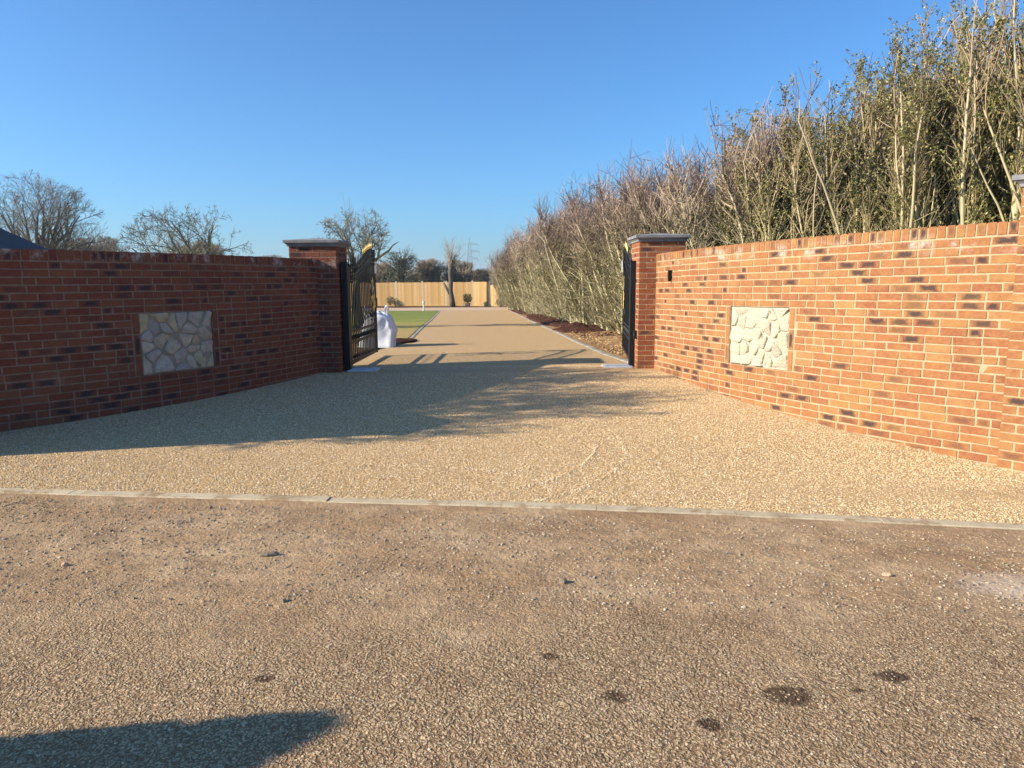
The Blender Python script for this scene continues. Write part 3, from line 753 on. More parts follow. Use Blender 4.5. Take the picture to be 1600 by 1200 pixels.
r = thing('wall_keypad', 'small black box fixed high on the sunlit wall beside its pillar', 'keypad', (p.x+n.x*.02, p.y+n.y*.02, 1.58), math.atan2(t.y, t.x))
m = MB(); m.box(-.019, .019, -.03, .025, -.05, .06); m.build('housing', BLACK, r)
m = MB(); m.box(-.011, .011, -.03, .01, -.09, -.05); m.build('bracket', BLACK, r)
m = MB(); m.tube([Vector((1.83, 10.55, .80)), Vector((1.83, 10.60, .80))], .0, 6)
r = thing('photocell', 'small dark sensor on the inner face of the sunlit pillar', 'sensor', (1.838, 10.5, .71))
m = MB(); m.box(-.03, .02, -.035, .035, -.06, .06); m.build('housing', BLACK, r)
m = MB(); m.box(-.035, -.03, -.02, .02, -.02, .03); m.build('lens', SLATE, r)

# ---------------------------------------------------------------- fence
random.seed(21)
FP = [(-28.9, 61.6), (-26.9, 61.2), (-24.95, 60.8), (-23.0, 60.3), (-21.1, 59.9), (-19.1, 59.5), (-17.2, 59.1), (-15.2, 58.6), (-13.2, 58.1), (-11.2, 57.5), (-9.15, 56.9), (-6.95, 56.0), (-5.0, 55.2), (-2.95, 54.4), (-1.62, 53.3), (-.92, 52.6)]
fr = thing('timber_fence', 'new golden board fence with concrete posts across the end of the drive', 'fence')
for i, (x, y) in enumerate(FP):
    z = gz(x, y); m = MB(); h = 1.9 if i < len(FP)-1 else 1.62
    m.box(x-.06, x+.06, y-.05, y+.05, z-.3, z+h); m.box(x-.05, x+.05, y-.04, y+.04, z+h, z+h+.015); m.build('post', POSTC, fr)
    if i == len(FP)-1: break
    x2, y2 = FP[i+1]; d = Vector((x2-x, y2-y, 0)); L = d.length; a = math.atan2(d.y, d.x); H = 1.82 if i < len(FP)-2 else 1.6
    M = Matrix.Translation((x, y, z)) @ Matrix.Rotation(a, 4, 'Z'); m = MB(); q = .065
    while q < L-.08:
        w = .095; dz = random.uniform(-.012, .012); M2 = M @ Matrix.Translation((q, random.choice((0, .004)), 0)) @ Matrix.Rotation(.09, 4, 'Z')
        m.box(0, w, -.03, -.015, .05, H+dz, M2); q += .083
    m.build('board_panel', WOOD, fr)
    m = MB(); m.box(.06, L-.06, -.02, .03, -.05, .06, M); m.build('gravel_board', WOOD, fr)
r = thing('garden_shed', 'very dark low shed side between fence end and hedge', 'shed', (.1, 56.2, gz(0, 56)))
m = MB(); m.box(-1.2, 1.2, -.8, .8, 0, 1.5); m.build('wall', DARKSH, r)
m = MB(); m.add([Vector(p) for p in ((-1.3, -.9, 1.5), (1.3, -.9, 1.5), (1.3, .9, 1.5), (-1.3, .9, 1.5), (-1.3, 0, 1.95), (1.3, 0, 1.95))], [(0, 1, 5, 4), (2, 3, 4, 5), (0, 4, 3), (1, 2, 5), (3, 2, 1, 0)]); m.build('roof', DARKSH, r)

# ---------------------------------------------------------------- house behind the left wall
hs = thing('house', 'dark slate hipped roof slope just above the shaded wall at the far left', 'house', (-21.9, 28, 0))
m = MB(); m.box(-6, 1.6, -2.5, 5, -.5, 2.2); m.build('wall', RENDER, hs)
m = MB(); m.add([Vector(p) for p in ((-6.5, -3, 2.1), (2.1, -3, 2.35), (2.1, 5.5, 2.35), (-6.5, 5.5, 2.1), (-4.5, 1.2, 5.9), (-3.2, 1.2, 5.9))], [(0, 1, 5, 4), (1, 2, 5), (2, 3, 4, 5), (3, 0, 4), (3, 2, 1, 0)]); m.build('roof', SLATE, hs)
m = MB(); m.box(-1.5, 0, -2.56, -2.5, .9, 1.9); w = m.build('window', WHITE, hs)
m = MB(); m.box(-1.42, -.08, -2.575, -2.56, .98, 1.82); m.build('pane', BLACK, w)

# ---------------------------------------------------------------- plants
def rv(s=1): return Vector((random.uniform(-s, s), random.uniform(-s, s), random.uniform(-s, s)))
def limb(m, p, d, L, r0, r1, n=6, wob=.15, grav=0, k=5, ends=None):
    pts = [p.copy()]; rs = [r0]; d = d.normalized()
    for i in range(n):
        d = (d+rv(wob)+Vector((0, 0, grav))).normalized(); p = p+d*(L/n); pts.append(p.copy()); rs.append(r0+(r1-r0)*(i+1)/n)
    m.tube(pts, rs, k); return pts, rs, d
def grow(mT, mW, p, d, L, r, lev, P, clip=None):
    """recursive branching; thick limbs go to mT, twigs to mW"""
    if r < P['rmin']: r = P['rmin']
    m = mT if lev < P['twig'] else mW
    k = 7 if lev == 0 else 5 if lev < P['twig'] else 3
    pts, rs, de = limb(m, p, d, L, r, r*P['tap'], P['seg'][min(lev, len(P['seg'])-1)], P['wob'], P['grav'][min(lev, len(P['grav'])-1)], k)
    if lev >= P['max']: return
    nb = P['nb'][min(lev, len(P['nb'])-1)]
    for b in range(nb):
        f = P['from'] + (1-P['from'])*(b+random.random())/nb if lev or P.get('f0') else .75+.25*random.random()
        i = min(len(pts)-1, int(f*(len(pts)-1)+.5)); q = pts[i]
        dl = (pts[i]-pts[max(0, i-1)]).normalized()
        a = dl.orthogonal().normalized(); a = Matrix.Rotation(random.uniform(0, 2*pi), 3, dl) @ a
        sp = P['spread'][min(lev, len(P['spread'])-1)]*random.uniform(.6, 1.3)
        nd = dl*cos(sp)+a*sin(sp)
        if P.get('up'): nd = nd+Vector((0, 0, P['up']))
        l2 = L*P['lr'][min(lev, len(P['lr'])-1)]*random.uniform(.7, 1.15)
        if clip and not clip(q+nd.normalized()*l2):
            l2 *= .5
            if not clip(q+nd.normalized()*l2): continue
        grow(mT, mW, q, nd, l2, rs[i]*P['rr'], lev+1, P, clip)
def tree(name, label, cat, loc, P, trunks, mt, mw, seedv, clip=None, group=None, rz=0):
    random.seed(seedv); root = thing(name, label, cat, loc, rz, group)
    T, Wg = MB(), MB()
    for (p, d, L, r) in trunks: grow(T, Wg, Vector(p), Vector(d), L, r, 0, P, clip)
    T.build('trunk', mt, root, smooth=True); Wg.build('crown', mw, root)
    return root
OAK = dict(seg=[9, 6, 5, 4, 3], grav=[.02, .0, .0, 0, 0], wob=.14, nb=[8, 6, 5, 3], spread=[.62, .6, .65, .7], lr=[.50, .55, .60, .6], rr=.55, tap=.12, rmin=.012, twig=3, max=4, up=.12, f0=1)
OAK['from'] = .22
def ell(cx, cz, rx, rz, zmin=-9): return lambda q: ((q.x-cx)**2+q.y**2)/rx**2+((q.z-cz)/rz)**2 < 1 and q.z > zmin
def fan(n, L, r, sp, seedv, lean=0, dy=.35):
    random.seed(seedv); out = []
    for k in range(n):
        a = (-1+2*(k+.5)/n)*sp+lean; out.append(((.12*k/n-.06, random.uniform(-.1, .1), 0), (sin(a), random.uniform(-dy, dy), cos(a)), L*random.uniform(.85, 1.05), r*random.uniform(.7, 1.1)))
    return out
tree('oak_tree', 'large bare spreading oak beyond the shaded wall, widest of the far trees', 'tree', (-32.6, 50, 1.6), OAK, fan(10, 5.6, .25, 1.05, 5), B_OAK, B_OAKT, 41, ell(0, 3.6, 4.4, 4.1, .3))
bpy.data.objects['oak_tree'].location.z = -.4
_m = MB(); _m.tube([Vector((0, 0, -.2)), Vector((.05, 0, 1.0)), Vector((0, 0, 2.1))], [.5, .4, .36], 9)
for ch in bpy.data.objects['oak_tree'].children: ch.location.z = 2.0
_m.build('bole', B_OAK, bpy.data.objects['oak_tree'])
APP = dict(seg=[8, 7, 5, 4], grav=[-.02, -.03, -.02, 0], wob=.26, nb=[7, 5, 5, 3], spread=[.75, .75, .8], lr=[.55, .5, .5, .5], rr=.55, tap=.35, rmin=.0075, twig=2, max=4, up=.10, f0=1)
APP['from'] = .22
tree('apple_tree', 'bare old apple tree with two leaning trunks above the shaded wall', 'tree', (-9.6, 22, .6), dict(APP, tap=.2, nb=[8, 6, 5, 3]), fan(7, 2.9, .105, 1.15, 6), B_APPLE, B_APPLE, 52, ell(-.2, 1.5, 2.15, 1.95, .2))
tree('apple_tree', 'bare gnarled apple tree standing behind the left gate', 'tree', (-4.95, 23, 1.2), dict(APP, nb=[8, 6, 5, 3], tap=.15), fan(8, 1.75, .095, 1.05, 7), B_APPLE, B_APPLE, 62, ell(0, 1.15, 1.3, 1.1, .0))
for nm, zz in (('apple_tree', .6), ('apple_tree.001', 1.75)):
    o = bpy.data.objects[nm]; o.location.z = 0
    for ch in o.children: ch.location.z = zz
    _m = MB(); _m.tube([Vector((.05, 0, -.1)), Vector((-.04, 0, zz*.5)), Vector((0, 0, zz+.12))], [.17, .13, .12], 8); _m.build('bole', B_APPLE, o)
sh = bpy.context.scene.collection.objects
random.seed(63); m = MB()                            # upright water shoots on the apple tree behind the gate
for k in range(12):
    x = random.uniform(-.5, .6); limb(m, Vector((x, random.uniform(-.3, .3), random.uniform(2.7, 3.2))), Vector((random.uniform(-.08, .08), 0, 1)), random.uniform(.7, 1.3), .006, .003, 5, .05, 0, 3)
ap = [o for o in bpy.data.objects if o.name == 'apple_tree.001'][0]
m.build('water_shoots', B_APPLE, ap)

# pollarded tree in front of the fence
def pollard():
    random.seed(71); r = thing('pollard_tree', 'lopped bare tree with thin upright shoots before the board fence', 'tree', (-4.45, 52.6, gz(-4.5, 53)))
    m = MB(); m.tube([Vector(p) for p in ((0.12, 0, -.1), (.08, 0, .5), (-.02, 0, 1.2), (.02, 0, 1.9), (-.02, 0, 2.5), (.05, 0, 3.0))], [.24, .2, .17, .17, .16, .15], 10, True)
    m.tube([Vector(p) for p in ((0.0, 0, .9), (-.25, 0, 1.25), (-.5, 0, 1.75))], [.14, .1, .07], 8, True)
    m.tube([Vector(p) for p in ((0, 0, 2.4), (.2, 0, 2.8), (.26, 0, 3.3))], [.1, .07, .06], 8, True)
    m.build('trunk', B_OAK, r, smooth=True); m = MB()
    for k in range(46):
        z = random.uniform(2.6, 3.2); a = random.uniform(-.5, .5); p = Vector((random.uniform(-.15, .3), 0, z))
        pts, rs, d = limb(m, p, Vector((a*1.3, random.uniform(-.4, .4), 1)), random.uniform(.7, 2.3), .022, .006, 7, .12, .03, 3)
        for q in range(3): limb(m, random.choice(pts[2:]), Vector((random.uniform(-1, 1), 0, .7)), .4, .009, .004, 3, .15, 0, 3)
    m.build('shoots', B_OAKT, r)
pollard()

# hedge plants: shared meshes, each plant an object of its own
def bare_plant(seedv, H=4.1):
    random.seed(seedv); S, Wg, Lf = MB(), MB(), MB()
    for k in range(6):
        a = random.uniform(0, 2*pi); p = Vector((.35*cos(a), .35*sin(a), 0)); hh = H*random.uniform(.62, .9)
        pts, rs, d = limb(S, p, Vector((.22*cos(a)+random.uniform(-.1, .1), .22*sin(a), 1)), hh, random.uniform(.035, .06), .014, 11, .12, .05, 6)
        for i in range(1, len(pts)):
            for b in range(5 if i < 6 else 8):
                q = pts[i].lerp(pts[i-1], random.random()); up = .25+1.0*(i/len(pts))
                L = random.uniform(.45, .85)
                d2 = Vector((random.uniform(-.8, .8), random.uniform(-.8, .8), .25+up*random.uniform(.2, 1.5)))
                p2, r2, _ = limb(S if random.random() < .08 else Wg, q, d2, L, .010, .004, 4, .16, .04, 3)
                for c in range(6):
                    q2 = random.choice(p2[1:]); d3 = Vector((random.uniform(-.8, .8), random.uniform(-.8, .8), random.uniform(0, 1.5)))
                    p3, _, _ = limb(Wg, q2, d3, random.uniform(.18, .45), .0055, .003, 3, .14, .05, 3)
                    if pts[i].z < 2.2:
                        for e in range(2):
                            if random.random() < .6: Lf.leaf(random.choice(p3), rv(), rv(), random.uniform(.03, .06), .03)
    # low thicket to the ground
    for k in range(170):
        p = Vector((random.uniform(-.6, .6), random.uniform(-.6, .6), random.uniform(0, .9)))
        p3, _, _ = limb(Wg, p, Vector((random.uniform(-1, 1), random.uniform(-1, 1), random.uniform(.1, 1.3))), random.uniform(.3, .7), .006, .003, 4, .16, .03, 3)
        for e in range(2): Lf.leaf(random.choice(p3), rv(), rv(), random.uniform(.03, .055), .032)
    return S, Wg, Lf
def green_plant(seedv, H=4.3, leaves=34000, lowgap=False):
    random.seed(seedv); S, Wg, Lf = MB(), MB(), MB(); tips = []
    for k in range(19):
        a = random.uniform(0, 2*pi); q_ = random.uniform(.25, .6); p = Vector((q_*cos(a), q_*sin(a), 0)); hh = H*random.uniform(.62, .94)
        pts, rs, d = limb(S, p, Vector((.16*cos(a)+random.uniform(-.12, .12), .12*sin(a), 1)), hh, random.uniform(.016, .04), .010, 12, .10, .06, 6)
        if random.random() < .6:
            j = random.randint(3, 6); limb(S, pts[j], Vector((random.uniform(-.5, .5), random.uniform(-.5, .5), 1)), H*.4, .018, .007, 8, .12, .05, 5)
        for i in range(2, len(pts)):
            for b in range(3):
                q = pts[i].lerp(pts[i-1], random.random())
                p2, _, _ = limb(Wg, q, Vector((random.uniform(-.6, .6), random.uniform(-.6, .6), random.uniform(.7, 2.0))), random.uniform(.4, .85), .009, .004, 4, .22, .05, 3)
                for c in range(3):
                    p3, _, _ = limb(Wg, random.choice(p2[1:]), Vector((random.uniform(-.8, .8), random.uniform(-.8, .8), random.uniform(.2, 1.8))), random.uniform(.15, .4), .005, .003, 3, .2, .05, 3)
                    tips.append(p3)
    for e in range(leaves):
        t_ = random.choice(tips); q = random.choice(t_[1:])
        if noise.noise(q*1.25+Vector((seedv, 0, 0))) < -.10+(.08 if q.z < H*.6 else -.1): continue
        L = random.uniform(.028, .052)
        Lf.leaf(q+rv(.03), rv()+Vector((0, 0, .5)), rv()+Vector((0, 0, .6)), L, L*.55)
    return S, Wg, Lf
def hedge_set(kind, seeds, mats, fn):
    out = []
    for s in seeds:
        S, Wg, Lf = fn(s); r = link(bpy.data.objects.new(kind, None)); r.empty_display_size = .2
        S.build('stem', mats[0], r, smooth=True); Wg.build('twigs', mats[1], r)
        f = Lf.build('foliage', mats[2], r); out.append(r)
    return out
bp = hedge_set('bare_hedge_shrub', (101, 102, 103, 104), (B_STEM, B_TWIG, LEAF_I), bare_plant)
gp = hedge_set('evergreen_hedge_shrub', (201, 202, 203, 204), (B_PALE, B_TWIGP, LEAF_D), green_plant)
used = set()
ORD = ['first', 'second', 'third', 'fourth', 'fifth', 'sixth', 'seventh', 'eighth', 'ninth', 'tenth', 'eleventh', 'twelfth', 'thirteenth', 'fourteenth', 'fifteenth', 'sixteenth', 'seventeenth', 'eighteenth', 'nineteenth', 'twentieth']
def nth(k): return ORD[k] if k < 20 else 'twenty '+ORD[k-20] if k < 40 else 'last'
def place(proto, x, y, sc_, rz, label, cat, group, sxy=1):
    o = proto if proto.name not in used else copy_tree(proto)
    used.add(proto.name)
    o.location = (x, y, gz(x, y)-.02); o.rotation_euler = (0, 0, rz); o.scale = (sxy, sxy, sc_); tag(o, label, cat, group); return o
random.seed(88)
def hx(y): return interp([(14, 3.25), (17.4, 3.15), (27.3, 1.95), (45.6, .45), (54, -.35)], y)
y = 15.2; k = 0
while y < 53:
    top = interp([(14, 4.05), (16.5, 4.0), (24, 4.25), (32, 4.35), (41, 4.35), (48, 4.1), (54, 3.9)], y)+random.uniform(-.12, .12)
    place(bp[k % 4], hx(y)+random.uniform(-.1, .1), y, (top)/4.15, random.uniform(0, 6.28), 'bare brown shrub of the drive hedge, front row, %s from the gate end' % nth(k), 'hedge shrub', 'bare shrubs of the hedge along the drive')
    if k % 2 == 0: place(bp[(k+2) % 4], hx(y)+1.15+random.uniform(-.1, .1), y+.4, (top+.1)/4.15, random.uniform(0, 6.28), 'bare brown shrub of the drive hedge, hidden back row, %s from the gate end' % nth(k//2), 'hedge shrub', 'bare shrubs of the hedge along the drive')
    y += .95 if y < 30 else 1.15; k += 1
near = [  # x, y, top z, evergreen?
 (3.35, 14.2, 3.8, 0), (3.6, 13.1, 3.9, 0), (3.75, 12.2, 4.0, 0), (4.5, 13.0, 4.0, 0), (4.25, 11.5, 3.95, 0), (4.95, 12.0, 4.1, 0), (4.7, 10.8, 4.0, 1), (5.2, 10.2, 4.0, 1), (4.35, 12.0, 4.0, 1),
 (5.45, 11.2, 4.2, 1), (5.65, 9.7, 4.2, 1), (6.2, 10.4, 4.4, 1), (6.15, 9.2, 4.55, 1), (6.8, 9.9, 4.8, 1), (6.7, 8.7, 5.2, 1), (7.35, 9.3, 5.4, 1), (7.25, 8.2, 5.6, 1), (7.8, 7.7, 5.7, 1), (8.0, 8.8, 5.7, 1), (5.0, 11.6, 4.2, 1), (5.9, 10.9, 4.35, 1), (6.6, 10.9, 4.7, 1), (7.3, 10.3, 5.2, 1), (8.1, 9.9, 5.7, 1)]
ne = nb_ = 0
for k, (x, y, top, e) in enumerate(near):
    if e:
        place(gp[k % 4], x, y, (top-.1)/4.3, random.uniform(0, 6.28), 'evergreen shrub with pale stems behind the sunlit wall, %s from the gate pillar' % nth(ne), 'hedge shrub', 'evergreen shrubs behind the sunlit wall'); ne += 1
    else:
        place(bp[k % 4], x, y, top/4.15, random.uniform(0, 6.28), 'bare twiggy shrub rising behind the sunlit gate pillar, %s from the left' % nth(nb_), 'hedge shrub', 'bare shrubs behind the sunlit pillar'); nb_ += 1
# tall lopped trunk standing in the evergreen hedge
r = thing('lopped_trunk', 'thick pale lopped trunk standing tallest in the evergreen hedge', 'tree', (5.93, 8.55, 0))
m = MB(); m.tube([Vector(p) for p in ((0, 0, 0), (.02, 0, 1.2), (0, 0, 2.2), (.05, 0, 3.2), (.03, 0, 3.9), (.09, 0, 4.35))], [.055, .05, .046, .044, .04, .018], 10, True)
for i in range(6): limb(m, Vector((0, 0, 1.6+.4*i)), Vector((random.uniform(-.5, .5), random.uniform(-.5, .2), 1)), 1.6, .022, .008, 8, .1, .03, 5)
m.build('trunk', B_PALE, r, smooth=True)

# distant shrubs and wood beyond the fence
def blob_tree(name, label, loc, w, h, seedv, mt, ml, n=4000, leaf=.12, twigs=300, group=None, cat='tree'):
    random.seed(seedv); r = thing(name, label, cat, loc, 0, group); T, Lf = MB(), MB()
    T.tube([Vector((0, 0, -.3)), Vector((.05, 0, h*.4)), Vector((0, 0, h*.8))], [.18, .13, .04], 7)
    for k in range(twigs):
        a = random.uniform(0, 2*pi); z = random.uniform(.15, .8)*h
        limb(T, Vector((0, 0, z)), Vector((cos(a), sin(a), random.uniform(.2, 1.2))), w*.5*random.uniform(.6, 1.05), .03, .01, 5, .2, .02, 3)
    for k in range(n):
        u = rv().normalized()*random.random()**.35
        q = Vector((u.x*w/2, u.y*w/2, h*.55+u.z*h*.45)); q *= 1+.18*noise.noise(q*.9+Vector((seedv, 0, 0)))
        if noise.noise(q*1.1+Vector((seedv, 3, 0))) < -.15: continue
        Lf.leaf(q, rv(), rv(), leaf*random.uniform(.6, 1.3), leaf*.6)
    T.build('trunk', mt, r); Lf.build('crown', ml, r)
blob_tree('ivy_clad_tree', 'rounded olive green ivy clad tree beyond the fence by the left gate', (-9.4, 62, -.4), 3.6, 4.7, 301, B_OAK, LEAF_DIST, 5200, .11)
SC = dict(seg=[4, 5, 4, 3], grav=[.02, .02, .02], wob=.2, nb=[9, 9, 8, 5], spread=[.5, .6, .7], lr=[.8, .6, .55], rr=.6, tap=.5, rmin=.011, twig=1, max=4, up=.25, f0=1)
SC['from'] = .15
def scrub(label, x, y, w, h, seedv, group=None, mt=B_OAKT):
    random.seed(seedv); r = thing('bare_shrub', label, 'shrub', (x, y, gz(x, y)-.1), 0, group); T, Wg = MB(), MB()
    cl = lambda q: abs(q.x) < w*.55 and abs(q.y) < w*.5 and q.z < h*(1-.12*abs(q.x)/w)
    for k in range(5): grow(T, Wg, Vector((random.uniform(-w*.3, w*.3), random.uniform(-.3, .3), 0)), Vector((random.uniform(-.3, .3), 0, 1)), h*.5, .05, 0, SC, cl)
    T.build('stem', B_OAK, r); Wg.build('twigs', mt, r); return r
PURP = bark('scrub_twig', (0.206, 0.169, 0.126), (0.317, 0.262, 0.196))
s0 = scrub('brown leafless shrub beyond the fence, right of the ivy clad tree', -7.0, 64, 2.6, 4.1, 311, 'brown shrubs beyond the fence', PURP)
s1 = scrub('brown leafless shrub beyond the fence, just left of the lopped tree', -4.9, 65, 2.6, 4.0, 312, 'brown shrubs beyond the fence', PURP)
random.seed(12)
for i in range(4):
    for (x, y, w) in (((-11.5, 66, 1), (-14, 66, 1), (-3.2, 70, .85), (-8.3, 67, .95))[i],):
        c = copy_tree((s0, s1)[i % 2]); c.location = (x, y, -.5); c.scale = (w, w, w*.95); c.rotation_euler = (0, 0, i*1.7); c['label'] = 'brown leafless shrub beyond the board fence, %s' % ('at its left end', 'far to the left behind the gate', 'right of the lopped tree', 'behind the ivy clad tree')[i]
for i in range(12):                                   # clipped brown hedge seen over the shaded wall
    c = copy_tree((s0, s1)[i % 2]); c.location = (-20.8-i*2.3+random.uniform(-.2, .2), 63+random.uniform(-1, 1), -.5)
    c.scale = (1.1, 1.1, 1.08*random.uniform(.95, 1.06)); c.rotation_euler = (0, 0, random.uniform(0, 6)); c['label'] = 'brown leafless shrub of the far hedge seen over the shaded wall, %s from the gate' % nth(i); c['group'] = 'far brown hedge over the shaded wall'
WILLOW = bark('willow_twig', (.20, .15, .09), (.30, .24, .15))
for i, (x, y, h) in enumerate(((-35.5, 62, 6.2), (-38.5, 63, 5.6), (-28, 64, 5.8))):
    lab = ('tan leafless bush low behind the oak at left', 'tan leafless bush at the far left edge beside the roof', 'tan leafless bush low behind the oak at right')[i]
    scrub(lab, x, y, 4.6, h, 320+i, None, WILLOW)
# woodland on the skyline
random.seed(9); T = MB(); Lw = MB()
for k in range(900):
    x = random.uniform(-190, 60); y = random.uniform(185, 260); h = random.uniform(4, 8)*(1+.25*noise.noise(Vector((x*.03, 0, 0)))); z0 = -.5
    pts, _, _ = limb(T, Vector((x, y, z0)), Vector((0, 0, 1)), h*.8, .15, .05, 4, .08, 0, 3)
    for b in range(26):
        q = random.choice(pts[1:]); limb(T, q, Vector((random.uniform(-1, 1), random.uniform(-1, 1), random.uniform(.1, 1.2))), h*.32, .06, .03, 3, .2, 0, 3)
tag(T.build('distant_wood', PURP), 'low purple brown wood on the skyline beyond the fence', 'wood', kind='stuff')
m = MB(); N = 60
for j in range(2):
    for i in range(N+1):
        x = -900+i*30; m.v.append((x, 1100 if j == 0 else 1500, -3 if j == 0 else 16+9*noise.noise(Vector((x*.003, 0, 0))))); m.uv.append((0, 0))
for i in range(N): m.f.append((i, i+1, N+2+i, N+1+i))
for i in range(N+1): m.v.append((-900+i*30, 2100, -5)); m.uv.append((0, 0))
for i in range(N): m.f.append((N+1+i, N+2+i, 2*N+3+i, 2*N+2+i))
m.build('hills', m_plain('hill', [(.3, (.10, .10, .07)), (.7, (.15, .13, .09))], .02, 1, .1, 0))['kind'] = 'structure'

# off the left edge: bare tree whose shade falls across the forecourt
tree('sycamore_tree', 'bare tree outside the left edge whose branches shade the forecourt', 'tree', (-8.5, 6.9, .1), dict(APP, up=.25, wob=.16, rmin=.010, nb=[10, 8, 6, 4]), fan(9, 3.9, .07, .8, 8, .1, .8), B_APPLE, B_APPLE, 77, ell(.2, 3.0, 2.7, 2.1, .9))
# unseen leafy cone added outside the frame, shaped to cast the lower left shadow
random.seed(15); r = thing('shadow_cone', 'unseen leafy cone added outside the left edge to cast a shadow', 'shrub', (-4.05, 1.34, gz(-4, 1.3)))
m = MB(); H_ = 1.62
for i in range(25):
    t_ = i/24
    for j in range(36):
        a = 2*pi*j/36; rr_ = .82*(1-t_)**.85*(1+.10*noise.noise(Vector((cos(a)*2, sin(a)*2, t_*4))))+.01
        m.v.append((rr_*cos(a), rr_*sin(a)-.62*(1-t_), .12+(H_-.12)*t_)); m.uv.append((0, 0))
for i in range(24):
    for j in range(36): m.f.append((i*36+j, i*36+(j+1) % 36, (i+1)*36+(j+1) % 36, (i+1)*36+j))
for k in range(14000):
    t_ = 1-random.random()**.5; a = random.uniform(0, 2*pi); rr_ = .84*(1-t_)**.85
    m.leaf(Vector((rr_*cos(a), rr_*sin(a)-.62*(1-t_), .12+(H_-.12)*t_)), Vector((cos(a), sin(a), .5))+rv(.6), rv(), .05, .02)
m.build('foliage', LEAF_D, r)
m = MB(); m.tube([Vector((0, -.6, -.1)), Vector((0, -.5, .5))], [.08, .06], 8); m.build('stem', B_OAK, r)

# ---------------------------------------------------------------- small garden things
def bushlet(name, label, x, y, w, h, seedv, ml, n=500, cat='plant'):
    random.seed(seedv); r = thing(name, label, cat, (x, y, gz(x, y)))
    T, Lf = MB(), MB()
    for k in range(14): limb(T, Vector((0, 0, 0)), Vector((random.uniform(-.8, .8), random.uniform(-.8, .8), 1)), h*.85, .01, .004, 4, .15, 0, 4)
    for k in range(n):
        u = rv().normalized()*random.random()**.4; Lf.leaf(Vector((u.x*w/2, u.y*w/2, h*.55+u.z*h*.45)), rv(), rv(), .09, .05)
    T.build('stem', B_APPLE, r); Lf.build('foliage', ml, r); return r
bushlet('small_shrub', 'small green shrub at the foot of the fence, left', -9.6, 56.6, .7, .75, 1, LEAF_I)
bushlet('small_shrub', 'low green plants at the right end of the fence', -.75, 51.6, .9, .55, 2, LEAF_I)
r = bushlet('potted_shrub', 'dark round shrub in a pale pot before the fence', -3.25, 53.0, .72, .8, 3, LEAF_D, 900)
for ch in r.children: ch.location.z = .2
def lathe(prof, n=20):
    m = MB()
    for rr, z in prof:
        for j in range(n): m.v.append((rr*cos(2*pi*j/n), rr*sin(2*pi*j/n), z)); m.uv.append((0, 0))
    for i in range(len(prof)-1):
        for j in range(n): m.f.append((i*n+j, i*n+(j+1) % n, (i+1)*n+(j+1) % n, (i+1)*n+j))
    return m
lathe([(0, 0), (.16, 0), (.22, .25), (.24, .27), (.2, .27), (.19, .2), (0, .2)]).build('pot', POSTC, r, smooth=False)
pr = [(0, 0), (.13, 0), (.19, .33), (.21, .34), (.21, .40), (.18, .40), (.17, .32), (0, .31)]
for x, y, s, lab in ((-.25, 52.0, 1.5, 'tall terracotta pot at the far corner by the hedge'), (.12, 51.4, 1.0, 'smaller terracotta pot at the foot of the hedge')):
    o = lathe([(a*s, b*s) for a, b in pr]).build('plant_pot', TERRA); o.location = (x, y, gz(x, y)); tag(o, lab, 'plant pot')
r = thing('garden_light', 'small grey bollard light on the lawn corner beside the path', 'garden light', (-5.55, 45.1, gz(-5.5, 45)))
lathe([(0, 0), (.09, 0), (.09, .03), (.045, .05), (.045, .42), (0, .42)]).build('post', GALV, r)
lathe([(.04, .42), (.07, .43), (.075, .52), (.10, .53), (.08, .57), (0, .6)]).build('lamp_head', GALV, r)

# white bulk bag by the gate
def bag(label, x, y, rz, sx, sy, sz, seedv, slump=.25):
    random.seed(seedv); r = thing('bulk_bag', label, 'bag', (x, y, gz(x, y)), rz); m = MB(); N = 48; K = 22
    for i in range(K+1):
        t = i/K
        for j in range(N):
            a = 2*pi*j/N; c, s = cos(a), sin(a)
            e = .55; X = math.copysign(abs(c)**e, c); Y = math.copysign(abs(s)**e, s)
            w = 1+.04*sin(pi*min(1, t*1.3))-slump*t**1.3-(.3 if t > .97 else 0)-(.3*max(0, t-.85)/.15)
            n1 = noise.noise(Vector((c*1.6, s*1.6, t*2+seedv)))*.22+(.5-abs(noise.noise(Vector((c*4, s*4, t*2.2+seedv)))))*.13-.05+noise.noise(Vector((c*9, s*9, t*7+seedv)))*.03
            w *= 1+n1
            z = sz*t*(1+.13*noise.noise(Vector((c*1.2, s*1.2, seedv+9)))*t)
            m.v.append((X*sx/2*w+.06*t*sx, Y*sy/2*w, z)); m.uv.append((0, 0))
    for i in range(K):
        for j in range(N): m.f.append((i*N+j, i*N+(j+1) % N, (i+1)*N+(j+1) % N, (i+1)*N+j))
    m.f.append(tuple(K*N+j for j in range(N)))
    m.build('sack', BAGM, r, smooth=True)
    for a, b in ((1, -1), (-1, -1), (1, 1), (-1, 1)):
        m = MB(); pts = [Vector((a*sx*.26+a*.03*sin(q*.6), b*sy*.24+.05*cos(q*.52), sz*.80+.26*sin(q*pi/10))) for q in range(11)]
        for p0, p1 in zip(pts, pts[1:]):
            d = p1-p0; M = Matrix.Translation(p0) @ d.to_track_quat('Z', 'Y').to_matrix().to_4x4(); m.box(-.018, .018, -.003, .003, -.003, d.length+.003, M)
        m.build('strap', BAGM, r)
bag('white woven bulk bag slumped behind the open left gate', -2.80, 14.75, .2, .80, .85, .72, 3, .42)

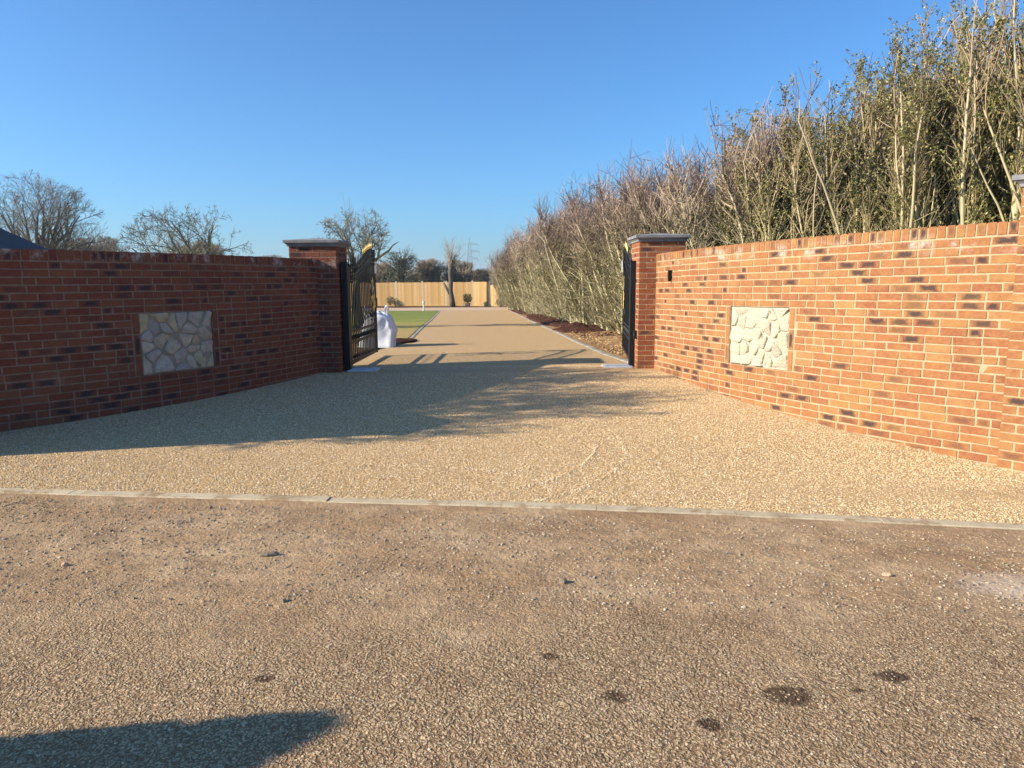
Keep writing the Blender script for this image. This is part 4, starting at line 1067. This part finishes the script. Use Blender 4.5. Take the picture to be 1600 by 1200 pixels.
# ---------------------------------------------------------------- pylon
py = thing('electricity_pylon', 'grey lattice electricity pylon on the skyline beyond the fence', 'pylon', (-34.5, 600, 0))
STEEL = m_plain('steel', [(.3, (.22, .24, .27)), (.7, (.30, .32, .35))], 1, .7, .4, 0)
m = MB(); V = Vector; HH = 38.0
def wid(z): return interp([(0, 4.2), (14, 2.6), (22, 1.6), (30, 1.1), (38, .1)], z)
zs = [0, 5, 9.5, 13.5, 17, 20, 22.5, 25, 27.5, 30, 32.5, 35, 38]
cr = lambda z: [V((a*wid(z), b*wid(z), z)) for a, b in ((-1, -1), (1, -1), (1, 1), (-1, 1))]
for a, b in zip(zs, zs[1:]):
    A, B = cr(a), cr(b)
    for j in range(4):
        m.tube([A[j], B[j]], .16, 4); m.tube([A[j], B[(j+1) % 4]], .09, 3); m.tube([A[(j+1) % 4], B[j]], .09, 3); m.tube([B[j], B[(j+1) % 4]], .09, 3)
m.build('tower', STEEL, py)
for z, w in ((20.5, 6.2), (26.0, 8.2), (32.0, 7.2)):
    m = MB()
    for s in (-1, 1):
        for yy in (-1, 1):
            m.tube([V((s*wid(z), yy*wid(z), z)), V((s*w, 0, z+.5))], .13, 3); m.tube([V((s*wid(z), yy*wid(z), z+1.6)), V((s*w, 0, z+.5))], .11, 3)
        for q in range(1, 5): m.tube([V((s*w*q/5, 0, z+.1)), V((s*w*(q+.5)/5, 0, z+1.4-q*.2))], .08, 3)
    m.build('cross_arm', STEEL, py)
    for s in (-1, 1):
        m = MB(); m.tube([V((s*w, 0, z+.5)), V((s*w, 0, z-2))], .16, 5); m.build('insulator', STEEL, py)
for z in zs[:0]: pass

# thin winter haze in the air of the whole place
m = MB(); m.box(-1400, 1400, -120, 2400, -12, 48); hz = m.build('haze', bpy.data.materials.new('haze')); hz['kind'] = 'stuff'
hm_ = hz.data.materials[0]; hm_.use_nodes = True; hn = hm_.node_tree; hn.nodes.remove(hn.nodes['Principled BSDF'])
pv = hn.nodes.new('ShaderNodeVolumePrincipled'); pv.inputs['Color'].default_value = (.80, .90, 1, 1); pv.inputs['Density'].default_value = .00045; pv.inputs['Anisotropy'].default_value = .2
hn.links.new(pv.outputs[0], hn.nodes['Material Output'].inputs['Volume'])
